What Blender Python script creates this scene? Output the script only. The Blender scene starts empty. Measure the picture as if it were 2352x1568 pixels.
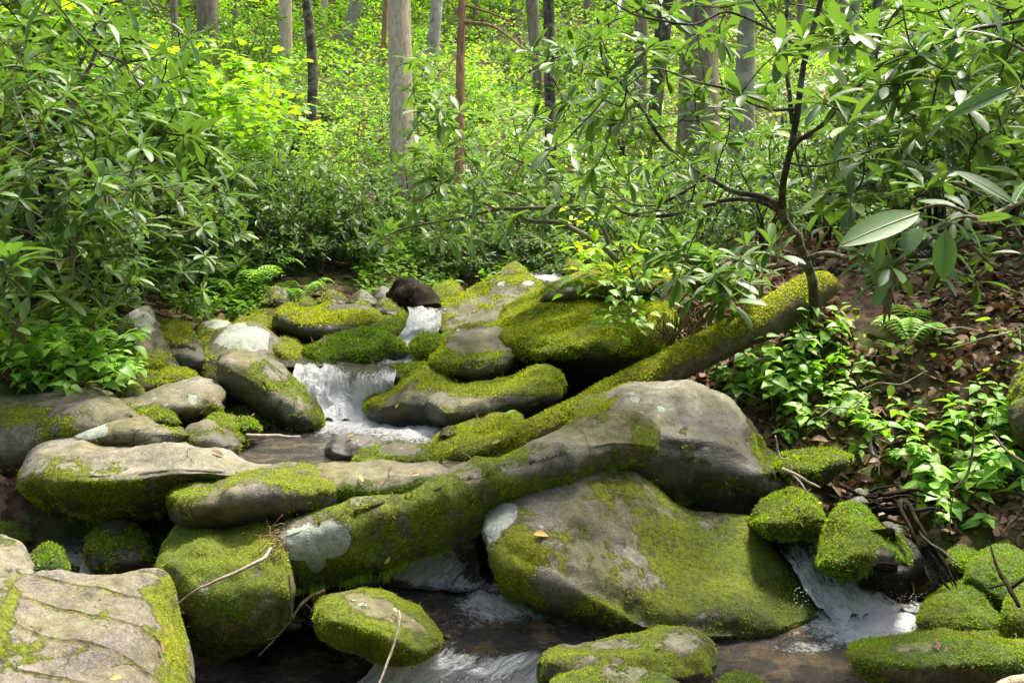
import bpy, math, random
import numpy as np
from mathutils import Vector, Matrix
random.seed(7); rng = np.random.default_rng(7)
R = math.radians
# ------------------------------------------------------------------ camera, sky, sun, exposure
SC = bpy.context.scene
CAMZ, PITCH, LENS = 1.5, 8.0, 32.0
CAM = np.array([0.0, 0.0, CAMZ])
cd = bpy.data.cameras.new('camera'); cam = bpy.data.objects.new('camera', cd)
SC.collection.objects.link(cam); SC.camera = cam
cam.location = (0, 0, CAMZ); cam.rotation_euler = (R(90 - PITCH), 0, 0)
cd.lens = LENS; cd.sensor_width = 36; cd.clip_end = 500; cd.clip_start = 0.05
W = bpy.data.worlds.new('World'); SC.world = W; W.use_nodes = True
wn = W.node_tree.nodes; wl = W.node_tree.links
sky = wn.new('ShaderNodeTexSky'); sky.sky_type = 'NISHITA'; sky.sun_disc = False
SUN_EL, SUN_AZ = 64.0, 38.0         # azimuth clockwise from +Y (into the picture) towards +X (right)
sky.sun_elevation = R(SUN_EL); sky.sun_rotation = R(SUN_AZ)
sky.air_density = 1.0; sky.dust_density = 6.0; sky.ozone_density = 0.0
wl.new(sky.outputs[0], wn['Background'].inputs[0]); wn['Background'].inputs[1].default_value = 0.15
sd = bpy.data.lights.new('sun', 'SUN'); sun = bpy.data.objects.new('sun', sd); SC.collection.objects.link(sun)
sd.energy = 4.0; sd.angle = R(9.0); sd.color = (1.0, 0.95, 0.86)
sdir = Vector((math.sin(R(SUN_AZ)) * math.cos(R(SUN_EL)), math.cos(R(SUN_AZ)) * math.cos(R(SUN_EL)), math.sin(R(SUN_EL))))
sun.rotation_euler = sdir.to_track_quat('Z', 'Y').to_euler()
SC.view_settings.view_transform = 'Standard'; SC.view_settings.look = 'None'
SC.view_settings.gamma = 1; SC.view_settings.exposure = 1.62
SC.render.engine = 'CYCLES'
SC.cycles.max_bounces = 6; SC.cycles.diffuse_bounces = 3; SC.cycles.glossy_bounces = 3
SC.cycles.transmission_bounces = 4; SC.cycles.transparent_max_bounces = 6
# ------------------------------------------------------------------ picture coordinates -> places
F = LENS / 36 * 2352
ct, st = math.cos(R(PITCH)), math.sin(R(PITCH))
FWD = np.array([0, ct, -st]); UP = np.array([0, st, ct]); RT = np.array([1.0, 0, 0])
def P(px, py, d):
    px = np.asarray(px, float); py = np.asarray(py, float); d = np.asarray(d, float)
    a = (px - 1176) / F; b = -(py - 784) / F
    v = FWD + a[..., None] * RT + b[..., None] * UP
    return CAM + v * d[..., None]
def dz(py, z):                       # depth at which the sight line of height py meets height z
    b = -(py - 784) / F
    return (z - CAMZ) / (-st + b * ct)
def proj(V):
    q = V - CAM; d = q @ FWD
    return 1176 + F * (q @ RT) / d, 784 - F * (q @ UP) / d, d
# ------------------------------------------------------------------ noise
def _h(i, j, k, s):
    n = (i * 374761393 + j * 668265263 + k * 2147483647 + s * 1274126177).astype(np.int64) & 0xffffffff
    n = ((n ^ (n >> 13)) * 1274126177) & 0xffffffff
    n = ((n ^ (n >> 16)) * 2246822519) & 0xffffffff
    return (n ^ (n >> 15)) / 4294967295.0
def vnoise(p, s=0):
    p = np.asarray(p, float); f = np.floor(p).astype(np.int64); t = p - f; t = t * t * t * (t * (t * 6 - 15) + 10)
    r = 0
    for a in (0, 1):
        for b in (0, 1):
            for c in (0, 1):
                w = (t[..., 0] if a else 1 - t[..., 0]) * (t[..., 1] if b else 1 - t[..., 1]) * (t[..., 2] if c else 1 - t[..., 2])
                r = r + w * _h(f[..., 0] + a, f[..., 1] + b, f[..., 2] + c, s)
    return r * 2 - 1
def fbm(p, o=4, s=0):
    r = 0; a = 1; n = 0
    for k in range(o):
        r = r + a * vnoise(p * 2.03 ** k + 17.3 * k, s + k); n += a; a *= .5
    return r / n
def sstep(a, b, x):
    t = np.clip((x - a) / (b - a), 0, 1); return t * t * (3 - 2 * t)
# ------------------------------------------------------------------ objects
def link(o): SC.collection.objects.link(o); return o
def mesh_obj(name, V, Fc, m, parent=None, smooth=True, attrs=None):
    me = bpy.data.meshes.new(name)
    V = np.asarray(V, np.float32)
    Fl = Fc if isinstance(Fc, list) else [Fc]
    Fl = [np.asarray(f, np.int32) for f in Fl if len(f)]
    nl = sum(f.size for f in Fl); nf = sum(len(f) for f in Fl)
    me.vertices.add(len(V)); me.vertices.foreach_set('co', V.ravel())
    me.loops.add(nl); me.loops.foreach_set('vertex_index', np.concatenate([f.ravel() for f in Fl]))
    me.polygons.add(nf)
    tot = np.concatenate([np.full(len(f), f.shape[1], np.int32) for f in Fl])
    me.polygons.foreach_set('loop_start', np.concatenate([[0], np.cumsum(tot)[:-1]]).astype(np.int32))
    me.polygons.foreach_set('use_smooth', np.full(nf, smooth))
    me.update(calc_edges=True)
    for k, v in (attrs or {}).items():
        a = me.attributes.new(k, 'FLOAT', 'POINT'); a.data.foreach_set('value', np.asarray(v, np.float32).ravel())
    me.materials.append(m)
    o = bpy.data.objects.new(name, me); link(o)
    if parent: o.parent = parent
    return o
def tag(o, label=None, cat=None, group=None, kind=None):
    if label: o['label'] = label
    if cat: o['category'] = cat
    if group: o['group'] = group
    if kind: o['kind'] = kind
    return o
def empty(name, loc=(0, 0, 0)):
    o = bpy.data.objects.new(name, None); o.location = loc; o.empty_display_size = .1; return link(o)
def copy_thing(o, parent=None):
    c = o.copy(); link(c); c.parent = parent
    for ch in [x for x in kids.get(o.name, [])]: copy_thing(ch, c)
    return c
kids = {}
def adopt(root, *ch):
    kids.setdefault(root.name, []).extend(ch)
    for c in ch: c.parent = root
# ------------------------------------------------------------------ materials
class NT:
    def __init__(s, name):
        s.m = bpy.data.materials.new(name); s.m.use_nodes = True; s.t = s.m.node_tree; s.t.nodes.clear()
        s.out = s.n('ShaderNodeOutputMaterial')
    def n(s, typ, **kw):
        x = s.t.nodes.new(typ)
        for k, v in kw.items(): setattr(x, k, v)
        return x
    def l(s, a, b): s.t.links.new(a, b)
    def coord(s, scale=(1, 1, 1), kind='Object'):
        c = s.n('ShaderNodeTexCoord'); mp = s.n('ShaderNodeMapping'); mp.inputs['Scale'].default_value = scale
        s.l(c.outputs[kind], mp.inputs[0]); return mp.outputs[0]
    def noise(s, co, sc, det=6, rough=.6, dist=0):
        x = s.n('ShaderNodeTexNoise'); x.inputs['Scale'].default_value = sc; x.inputs['Detail'].default_value = det
        x.inputs['Roughness'].default_value = rough; x.inputs['Distortion'].default_value = dist
        if co is not None: s.l(co, x.inputs['Vector'])
        return x.outputs['Fac']
    def ramp(s, fac, stops):
        x = s.n('ShaderNodeValToRGB'); e = x.color_ramp.elements
        while len(e) < len(stops): e.new(.5)
        for i, (p, c) in enumerate(stops):
            e[i].position = p; e[i].color = (*c, 1) if isinstance(c, tuple) else (c, c, c, 1)
        s.l(fac, x.inputs[0]); return x.outputs[0]
    def mix(s, f, a, b, typ='MIX'):
        x = s.n('ShaderNodeMix', data_type='RGBA', blend_type=typ)
        for k, v in ((0, f), (6, a), (7, b)):
            if isinstance(v, (int, float)): x.inputs[k].default_value = v
            elif isinstance(v, tuple): x.inputs[k].default_value = (*v, 1)
            else: s.l(v, x.inputs[k])
        return x.outputs[2]
    def math(s, op, a, b=0.0, clamp=False):
        x = s.n('ShaderNodeMath', operation=op); x.use_clamp = clamp
        for k, v in ((0, a), (1, b)):
            if isinstance(v, (int, float)): x.inputs[k].default_value = v
            else: s.l(v, x.inputs[k])
        return x.outputs[0]
    def attr(s, name):
        x = s.n('ShaderNodeAttribute'); x.attribute_name = name; return x.outputs['Fac']
    def bump(s, h, strength=.5, dist=.01, nrm=None):
        x = s.n('ShaderNodeBump'); x.inputs['Strength'].default_value = strength; x.inputs['Distance'].default_value = dist
        s.l(h, x.inputs['Height'])
        if nrm is not None: s.l(nrm, x.inputs['Normal'])
        return x.outputs[0]
    def bsdf(s, col, rough=.7, spec=.3, nrm=None, **kw):
        b = s.n('ShaderNodeBsdfPrincipled')
        for k, v in (('Base Color', col), ('Roughness', rough), ('Specular IOR Level', spec)):
            if isinstance(v, (int, float)): b.inputs[k].default_value = v
            elif isinstance(v, tuple): b.inputs[k].default_value = (*v, 1)
            else: s.l(v, b.inputs[k])
        if nrm is not None: s.l(nrm, b.inputs['Normal'])
        for k, v in kw.items(): b.inputs[k].default_value = v
        return b.outputs[0]
    def done(s, sh): s.l(sh, s.out.inputs[0]); return s.m

def rock_material(name, c1, c2, c3, strata=False):
    s = NT(name); co = s.coord()
    n1 = s.noise(co, 3.2, 8, .62, .4); n2 = s.noise(co, 22, 9, .7); n3 = s.noise(co, 95, 5, .7)
    base = s.ramp(n1, [(.3, c1), (.52, c2), (.72, c3)])
    base = s.mix(s.math('MULTIPLY', s.ramp(n2, [(.35, 1.), (.6, 0.)]), .75), base, tuple(x * .45 for x in c1))
    base = s.mix(s.math('MULTIPLY', s.ramp(n3, [(.45, 0.), (.7, 1.)]), .45), base, tuple(min(1, x * 1.35) for x in c3))
    sw = s.noise(s.coord((1, 1, 5)), 7, 6, .7, .8)
    base = s.mix(s.math('MULTIPLY', s.ramp(sw, [(.5, 0.), (.62, 1.)]), .5), base, tuple(x * .62 for x in c2))
    v = s.n('ShaderNodeTexVoronoi'); v.inputs['Scale'].default_value = 34; s.l(co, v.inputs['Vector'])
    spots = s.math('MULTIPLY', s.math('LESS_THAN', v.outputs['Distance'], .16), s.ramp(s.noise(co, 5, 3), [(.5, 0.), (.62, 1.)]))
    base = s.mix(s.math('MULTIPLY', spots, .75), base, (.30, .31, .26))
    stain = s.ramp(s.noise(co, 2.4, 8, .68, .5), [(.38, 0.), (.6, .8)])
    base = s.mix(stain, base, s.ramp(n2, [(.35, (.05, .05, .014)), (.65, (.15, .135, .045))]))
    h = s.math('ADD', s.math('ADD', s.math('MULTIPLY', n2, 1.3), s.math('MULTIPLY', n3, .35)), s.math('MULTIPLY', sw, .8))
    if strata:
        co2 = s.coord((.55, 1.5, 3.4)); wv = s.n('ShaderNodeTexWave', wave_type='BANDS', bands_direction='Z'); wv.inputs['Scale'].default_value = .8
        # bedding planes crossing the slab
        mp = s.n('ShaderNodeMapping'); mp.inputs['Rotation'].default_value = (R(62), R(-9), 0); s.l(s.coord(), mp.inputs[0])
        s.l(mp.outputs[0], wv.inputs['Vector']); wv.inputs['Scale'].default_value = 2.6; wv.inputs['Distortion'].default_value = 2.2; wv.inputs['Detail'].default_value = 3; wv.inputs['Detail Scale'].default_value = .8
        crack = s.ramp(s.math('ADD', wv.outputs['Fac'], s.math('MULTIPLY', s.math('SUBTRACT', s.noise(co, 30, 6, .8), .5), .16)), [(.0, 1.), (.07, 0.)])
        crack = s.math('MULTIPLY', crack, s.ramp(s.noise(co, 4, 4), [(.4, .3), (.55, 1.)]))
        base = s.mix(s.math('MULTIPLY', crack, .95), base, s.ramp(s.noise(co, 50, 4), [(.4, (.015, .012, .006)), (.6, (.16, .16, .015))]))
        h = s.math('SUBTRACT', h, s.math('MULTIPLY', crack, 1.6))
    # lichen
    li = s.attr('lichen'); v2 = s.n('ShaderNodeTexVoronoi'); v2.inputs['Scale'].default_value = 11; v2.inputs['Randomness'].default_value = 1; s.l(s.mix(.12, co, s.n('ShaderNodeTexNoise').outputs['Color']), v2.inputs['Vector'])
    rs = s.math('MULTIPLY', s.ramp(v2.outputs['Distance'], [(.12, .9), (.26, 0.)]), s.ramp(s.noise(co, 2.2, 3), [(.52, 0.), (.62, 1.)]))
    lf = s.ramp(s.math('ADD', s.math('MAXIMUM', li, rs), s.math('MULTIPLY', s.math('SUBTRACT', s.noise(co, 20, 9, .8), .5), 1.5)), [(.50, 0.), (.56, 1.)])
    lcol = s.ramp(s.noise(co, 30, 8, .8), [(.35, (.15, .18, .14)), (.5, (.26, .295, .24)), (.68, (.37, .39, .32))])
    base = s.mix(lf, base, lcol)
    vc = s.n('ShaderNodeTexVoronoi', feature='DISTANCE_TO_EDGE'); vc.inputs['Scale'].default_value = 2.6; s.l(s.mix(.10, co, s.ramp(s.noise(co, 4, 6, .7), [(0., (0., 0., 0.)), (1., (1., 1., 1.))])), vc.inputs['Vector'])
    ck = s.math('MULTIPLY', s.ramp(vc.outputs['Distance'], [(.0, 1.), (.008, 0.)]), s.ramp(s.noise(co, 2.7, 2), [(.57, 0.), (.62, 1.)]))
    ck = s.math('MULTIPLY', ck, s.math('SUBTRACT', 1., lf)); base = s.mix(s.math('MULTIPLY', ck, .5), base, (.02, .018, .012)); h = s.math('SUBTRACT', h, s.math('MULTIPLY', ck, .8))
    sp = s.noise(co, 260, 3, .8); base = s.mix(.55, base, s.mix(1., base, s.ramp(sp, [(.35, (.45, .45, .45)), (.5, (1., 1., 1.)), (.66, (1.75, 1.7, 1.6))]), 'MULTIPLY')); h = s.math('ADD', h, s.math('MULTIPLY', sp, .25))
    # moss
    mo = s.attr('moss'); mf = s.ramp(s.math('ADD', mo, s.math('ADD', s.math('MULTIPLY', s.math('SUBTRACT', s.noise(co, 42, 8, .8), .5), 1.5), s.math('MULTIPLY', s.math('SUBTRACT', s.noise(co, 13, 4, .6), .5), 1.3))), [(.46, 0.), (.58, 1.)])
    hue = s.attr('hue'); mn = s.noise(co, 60, 5, .7)
    my = s.ramp(mn, [(.3, (.07, .075, .008)), (.5, (.20, .225, .012)), (.7, (.34, .37, .02))])
    mg = s.ramp(mn, [(.3, (.02, .035, .006)), (.5, (.06, .11, .012)), (.7, (.12, .21, .018))])
    base = s.mix(mf, base, s.mix(hue, mg, my))
    wet = s.attr('wet')  # darkens damp stone, and paints shade onto the undersides of many boulders
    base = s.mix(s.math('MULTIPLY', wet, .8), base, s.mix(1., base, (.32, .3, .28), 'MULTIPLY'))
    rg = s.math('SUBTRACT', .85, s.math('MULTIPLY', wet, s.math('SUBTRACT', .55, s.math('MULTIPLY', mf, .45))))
    h2 = s.math('ADD', s.math('MULTIPLY', h, .35), s.math('MULTIPLY', s.math('MULTIPLY', mf, s.noise(co, 130, 4, .8)), 1.3))
    nb = s.bump(s.math('ADD', h2, s.math('MULTIPLY', mf, .3)), .9, .02)
    return s.done(s.bsdf(base, rg, .35, nb))
GREY = rock_material('grey_rock', (.07, .062, .048), (.14, .127, .10), (.23, .21, .165))
PALE = rock_material('pale_rock', (.115, .105, .085), (.21, .195, .16), (.31, .29, .235))
DARKR = rock_material('dark_wet_or_shaded_rock', (.03, .03, .028), (.065, .06, .055), (.11, .105, .10))  # wet stone; also paints in the shade under overhanging blocks
PURP = rock_material('purple_grey_rock', (.10, .095, .11), (.18, .17, .19), (.27, .26, .29))
STRATA = rock_material('bedded_rock', (.085, .07, .06), (.15, .13, .11), (.25, .225, .19), True)

def moss_material():
    s = NT('moss_tufts'); g = s.n('ShaderNodeNewGeometry'); co = s.coord(kind='Object'); ri = g.outputs['Random Per Island']
    y = s.ramp(ri, [(0., (.15, .17, .007)), (.5, (.38, .44, .011)), (1., (.64, .68, .028))])
    gr = s.ramp(ri, [(0., (.06, .13, .01)), (.5, (.16, .30, .016)), (1., (.28, .46, .03))])
    a = s.mix(s.attr('hue'), gr, y)
    a = s.mix(s.ramp(s.noise(co, 9, 5, .7), [(.5, 0.), (.64, .4)]), a, (.20, .15, .018))
    a = s.mix(s.math('LESS_THAN', s.attr('hue'), -.5), a, (.17, .12, .065))
    d = s.bsdf(a, .75, .15)
    t = s.n('ShaderNodeBsdfTranslucent'); s.l(s.mix(1., a, (1.3, 1.3, .8), 'MULTIPLY'), t.inputs[0])
    mx = s.n('ShaderNodeMixShader'); mx.inputs[0].default_value = .38; s.l(d, mx.inputs[1]); s.l(t.outputs[0], mx.inputs[2])
    return s.done(mx.outputs[0])
MOSS = moss_material()

def leaf_material(name, cols, trans=.35, rough=.4, spec=.5, back=None, tcol=(1.1, 1.25, .35), patch=0):
    s = NT(name); g = s.n('ShaderNodeNewGeometry'); oi = s.n('ShaderNodeObjectInfo')
    r = s.math('FRACT', s.math('ADD', g.outputs['Random Per Island'], s.math('MULTIPLY', oi.outputs['Random'], .3)))
    a = s.ramp(r, [(i / (len(cols) - 1), c) for i, c in enumerate(cols)])
    if patch: a = s.mix(s.ramp(s.noise(s.coord(), patch, 4, .6), [(.42, .75), (.58, 0.)]), a, tuple(x * .6 for x in cols[0]))
    n = s.noise(s.coord(), 45, 3, .6)
    a = s.mix(.25, a, s.ramp(n, [(.3, (.0, .0, .0)), (.7, (.35, .45, .12))]), 'OVERLAY') if False else s.mix(s.ramp(n, [(.4, 0.), (.75, .25)]), a, tuple(x * 1.5 for x in cols[1]))
    if back: a = s.mix(s.math('MULTIPLY', g.outputs['Backfacing'], .7), a, back)
    d = s.bsdf(a, rough, spec, s.bump(n, .15, .004))
    t = s.n('ShaderNodeBsdfTranslucent'); s.l(s.mix(1., a, tcol, 'MULTIPLY'), t.inputs[0])
    mx = s.n('ShaderNodeMixShader'); mx.inputs[0].default_value = trans; s.l(d, mx.inputs[1]); s.l(t.outputs[0], mx.inputs[2])
    return s.done(mx.outputs[0])
RHODO = leaf_material('rhododendron_leaf', [(.04, .085, .028), (.07, .14, .038), (.12, .205, .055), (.065, .12, .04), (.18, .26, .06)], .3, .45, .26, (.10, .15, .05), (1.5, 1.9, .5))
NEARL = leaf_material('near_rhododendron_leaf', [(.04, .085, .03), (.06, .12, .04), (.08, .15, .045), (.10, .17, .05)], .3, .5, .22, (.10, .15, .05), (1.4, 1.7, .5))
RHODO_L = leaf_material('young_rhododendron_leaf', [(.08, .14, .045), (.12, .20, .06), (.18, .27, .075), (.11, .18, .05)], .33, .42, .35, (.13, .19, .06), (1.5, 1.9, .5))
MAPLE = leaf_material('maple_leaf', [(.16, .34, .02), (.25, .48, .03), (.40, .60, .04), (.19, .38, .03)], .5, .5, .35, None, (1.5, 1.5, .5))
UNDER = leaf_material('undergrowth_leaf', [(.07, .19, .02), (.14, .33, .028), (.27, .50, .038), (.38, .57, .045), (.11, .26, .022)], .48, .55, .3, None, (1.5, 1.5, .5), .75)
BEECH = leaf_material('yellow_green_leaf', [(.24, .46, .02), (.34, .58, .025), (.44, .66, .04)], .5, .5, .3, None, (1.4, 1.3, .5))
HERB = leaf_material('herb_leaf', [(.09, .21, .03), (.16, .34, .04), (.27, .46, .06), (.12, .27, .04)], .38, .45, .4, None, (1.4, 1.5, .5))
DEADLEAF = leaf_material('dead_leaf', [(.07, .04, .022), (.15, .088, .048), (.26, .17, .10), (.09, .05, .028), (.36, .26, .17)], .12, .7, .2, None, (1.3, .9, .5))
YLEAF = leaf_material('fallen_yellow_leaf', [(.5, .45, .2), (.55, .42, .12), (.5, .3, .12)], .2, .6, .3, None, (1.2, 1., .4))
BUD = leaf_material('pale_bud', [(.45, .42, .16), (.55, .52, .28), (.42, .45, .15)], .25, .5, .3, None, (1.2, 1.1, .5))

def bark_material(name, c1, c2, c3, scale=(1, 1, .15), moss=.0, fine=14, bstr=.8, lichen=.0):
    s = NT(name); co = s.coord(scale); co1 = s.coord()
    n = s.noise(co, fine, 8, .7, .3); m = s.noise(co1, 2.5, 5, .6)
    a = s.ramp(n, [(.32, c1), (.5, c2), (.68, c3)])
    a = s.mix(s.ramp(m, [(.4, 0.), (.7, .45)]), a, tuple(x * .6 for x in c2))
    if moss: a = s.mix(s.math('MULTIPLY', s.ramp(s.noise(co1, 6, 6, .7), [(.45, 0.), (.6, 1.)]), moss), a, (.10, .12, .015))
    if lichen: a = s.mix(s.math('MULTIPLY', s.ramp(s.noise(co1, 9, 6, .7), [(.5, 0.), (.58, 1.)]), lichen), a, (.34, .335, .25))
    return s.done(s.bsdf(a, .88, .15, s.bump(n, bstr, .03)))
B_GREY = bark_material('pale_grey_bark', (.25, .19, .11), (.48, .39, .26), (.66, .55, .38), (1, 1, .06), 0, 34)
B_BROWN = bark_material('brown_bark', (.09, .065, .045), (.21, .165, .12), (.33, .27, .20), (1, 1, .14), .35, 16)
B_DARK = bark_material('dark_bark', (.018, .015, .012), (.05, .042, .033), (.11, .095, .075), (1, 1, .3), .25, 22, .6, .35)
B_ORNG = bark_material('orange_bark', (.14, .07, .035), (.32, .17, .09), (.45, .29, .18), (1, 1, .08), .1, 26)
B_WHITE = bark_material('blotchy_pale_bark', (.10, .08, .07), (.36, .32, .265), (.54, .49, .42), (1, 1, .5), .1, 7)
B_LICH = bark_material('lichen_grey_bark', (.12, .11, .075), (.24, .225, .155), (.34, .33, .23), (1, 1, .5), .3, 9, .5, .5)
TWIG = bark_material('twig_bark', (.06, .05, .035), (.15, .13, .09), (.27, .24, .18), (1, 1, 1), .35, 20, .4)
DEADW = bark_material('dead_wood', (.16, .12, .09), (.33, .27, .21), (.48, .42, .35), (1, 1, 1), 0, 30, .5)
ROTW = bark_material('rotten_wood', (.002, .0015, .001), (.010, .006, .004), (.06, .034, .019), (1, 1, .3), .15, 18, 1.)  # near-black tones also carry the shade of the stump hollow
# ------------------------------------------------------------------ geometry kit
def resample(pts, n):
    pts = np.asarray(pts, float)
    s = np.concatenate([[0], np.cumsum(np.linalg.norm(np.diff(pts[:, :min(3, pts.shape[1])], axis=0), axis=1))]); s /= s[-1]
    t = np.linspace(0, 1, n)
    # Catmull-Rom, arc parametrised (monotone cubic enough)
    out = np.empty((n, pts.shape[1])); m = np.gradient(pts, s, axis=0) if len(pts) > 2 else np.repeat((pts[1:] - pts[:1]), 2, 0)
    i = np.clip(np.searchsorted(s, t, 'right') - 1, 0, len(pts) - 2)
    h = (s[i + 1] - s[i])[:, None]; u = ((t - s[i])[:, None] / h)
    out = (2*u**3-3*u**2+1)*pts[i] + (u**3-2*u**2+u)*h*m[i]*.8 + (-2*u**3+3*u**2)*pts[i+1] + (u**3-u**2)*h*m[i+1]*.8
    return out
def tube(path, rad, sides=8, seed=0, rough=0.0, caps=True):
    path = np.asarray(path, float); n = len(path); rad = np.broadcast_to(np.asarray(rad, float), (n,))
    T = np.gradient(path, axis=0); T /= np.linalg.norm(T, axis=1)[:, None] + 1e-9
    ref = np.array([1.0, 0, 0]) if abs(T[0][0]) < .8 else np.array([0, 0, 1.0])
    N = np.cross(T, ref); N /= np.linalg.norm(N, axis=1)[:, None] + 1e-9; B = np.cross(T, N)
    a = np.linspace(0, 2 * np.pi, sides, endpoint=False)
    off = np.cos(a)[None, :, None] * N[:, None] + np.sin(a)[None, :, None] * B[:, None]
    r = rad[:, None, None] * np.ones((n, sides, 1))
    if rough:
        r = r * (1 + rough * fbm((path[:, None] + off * rad[:, None, None]) / (rad.mean() * 1.6), 3, seed)[..., None])
    V = (path[:, None] + off * r).reshape(-1, 3)
    i = np.arange(n - 1)[:, None] * sides; j = np.arange(sides)[None]; k = (j + 1) % sides
    Q = np.stack([i + j, i + k, i + sides + k, i + sides + j], -1).reshape(-1, 4)
    if caps:
        V = np.vstack([V, path[0], path[-1]]); c0, c1 = len(V) - 2, len(V) - 1; b = (n - 1) * sides
        j = np.arange(sides); k = (j + 1) % sides
        C0 = np.stack([np.full(sides, c0), k, j, j], -1)[:, [0, 1, 2]]; C1 = np.stack([np.full(sides, c1), b + j, b + k], -1)
        return V, Q, np.vstack([C0, C1])
    return V, Q, np.zeros((0, 3), int)
class Acc:                          # collects shapes into one mesh
    def __init__(s): s.V = []; s.Q = []; s.T = []; s.n = 0
    def add(s, V, Q=None, T=None):
        s.V.append(V)
        if Q is not None and len(Q): s.Q.append(np.asarray(Q) + s.n)
        if T is not None and len(T): s.T.append(np.asarray(T) + s.n)
        s.n += len(V); return s
    def tube(s, *a, **k): return s.add(*tube(*a, **k))
    def build(s, name, m, parent=None, **k):
        return mesh_obj(name, np.vstack(s.V), [np.vstack(x) for x in (s.Q, s.T) if x], m, parent, **k)
def leaf_t(rows, widths, fold=.12, curl=.18, serr=0):
    n = len(rows); V = []
    for i, (y, w) in enumerate(zip(rows, widths)):
        z = -curl * y * y
        V += [(-w, y, z + fold * w * 2), (0, y, z), (w, y, z + fold * w * 2)]
    Fq = []
    for i in range(n - 1):
        b = i * 3; Fq += [(b, b + 1, b + 4, b + 3), (b + 1, b + 2, b + 5, b + 4)]
    return np.array(V, float), np.array(Fq)
RL = leaf_t([0, .1, .3, .55, .8, .94, 1], [.014, .022, .095, .142, .135, .075, .006], .16, .22)
RL_LO = leaf_t([0, .15, .5, .85, 1], [.012, .05, .145, .12, .006], .18, .22)
HL = leaf_t([0, .08, .02, .25, .5, .75, 1], [.01, .02, .2, .38, .33, .17, .008], .14, .25)
HL = leaf_t([-.12, 0, .2, .42, .66, .86, 1], [.12, .30, .39, .35, .23, .10, .006], .14, .28)
BL = leaf_t([0, .2, .45, .7, 1], [.02, .2, .27, .18, .005], .1, .12)
SL = leaf_t([0, .4, 1], [.03, .3, .01], .15, .15)
def maple_t():
    pts = []
    for a, r in ((-95, .35), (-75, .38), (-50, .62), (-32, .34), (-16, .62), (0, 1.), (16, .62), (32, .34), (50, .62), (75, .38), (95, .35)):
        pts.append(((r * .62 + .0) * math.sin(R(a)) * 1.0, .12 + r * .88 * math.cos(R(a * .9)), -.12 * r * r + .03 * math.sin(a)))
    pts[5] = (0, 1, -.12)
    for i, (x, y) in {2: (-.52, .52), 8: (.52, .52), 0: (-.30, .02), 10: (.30, .02), 1: (-.42, .22), 9: (.42, .22), 3: (-.24, .42), 7: (.24, .42), 4: (-.26, .74), 6: (.26, .74)}.items(): pts[i] = (x, y, -.15 * (x * x + y * y) )
    V = [(0, .1, .02)] + pts; T = [(0, i + 1, i) for i in range(1, 11)]
    return np.array(V, float), np.array(T)
ML = maple_t()
def inst(T, Rm, s, p):
    tv, tf = T; N = len(p)
    V = np.einsum('nij,vj->nvi', Rm, tv) * np.asarray(s).reshape(-1, 1, 1) + p[:, None]
    Fx = tf[None] + (np.arange(N) * len(tv))[:, None, None]
    return V.reshape(-1, 3), Fx.reshape(-1, tf.shape[1])
def basis(y, up=None, roll=None):
    """rotation whose Y is y and whose Z is as near up as possible; roll turns about Y"""
    y = y / (np.linalg.norm(y, axis=1)[:, None] + 1e-9)
    up = np.array([0, 0, 1.0]) if up is None else up
    x = np.cross(y, np.broadcast_to(up, y.shape)); ln = np.linalg.norm(x, axis=1)[:, None]
    x = np.where(ln < 1e-3, np.array([[1.0, 0, 0]]), x / (ln + 1e-9)); z = np.cross(x, y)
    if roll is not None:
        c, s = np.cos(roll)[:, None], np.sin(roll)[:, None]; x, z = x * c + z * s, z * c - x * s
    return np.stack([x, y, z], -1)
def whorls(pos, axis, size, nl=(7, 11), droop=(-14, 48), T=RL, r=rng, spread=1.0):
    Y = []; S = []; Pp = []; Ro = []
    for p, ax, sz in zip(pos, axis, size):
        n = r.integers(*nl); ax = ax / np.linalg.norm(ax)
        u = np.cross(ax, [.3, .9, .1]); u /= np.linalg.norm(u); w = np.cross(ax, u); a0 = r.uniform(0, 6.28)
        for k in range(n):
            a = a0 + k * 2.4 + r.normal(0, .2); e = R(r.uniform(*droop)); 
            d = (math.cos(a) * u + math.sin(a) * w) * math.cos(e) * spread + ax * math.sin(e)
            d[2] -= .05
            Y.append(d); S.append(sz * r.uniform(.7, 1.1)); Pp.append(p + ax * .01 * r.uniform(-1, 1)); Ro.append(r.normal(0, .25))
    Y = np.array(Y)
    return inst(T, basis(Y, None, np.array(Ro)), np.array(S), np.array(Pp))
# ------------------------------------------------------------------ ground
BASE = np.array([(-40, -1.5), (-6, -.3), (2.2, -.32), (3.2, -.25), (3.7, .0), (4.3, .2), (4.9, .4), (5.6, .62), (7.5, .75), (9, 1.0), (13, 2.0), (22, 4.9), (45, 14), (95, 32)])
def base_z(x, y):
    z = np.interp(y, BASE[:, 0], BASE[:, 1])
    w = np.interp(y, [0, 3.8, 4.3, 5, 8, 12], [3.0, 2.8, 1.6, 1.3, .7, .5]); cx = np.interp(y, [0, 3, 5, 8], [0., .0, -.1, .3])
    left = np.clip(cx - w - x, 0, 9); wr = np.interp(y, [0, 3.1, 3.5, 4.0, 5, 8, 12], [2.7, 2.5, 1.5, 1.15, 1.1, .6, .45]); right = np.clip(x - cx - wr, 0, 9); k = np.interp(y, [5, 12], [1, .25])
    return z + k * (.55 * (1 - np.exp(-left * 1.1)) + .9 * (1 - np.exp(-right * 1.3)))
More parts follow.
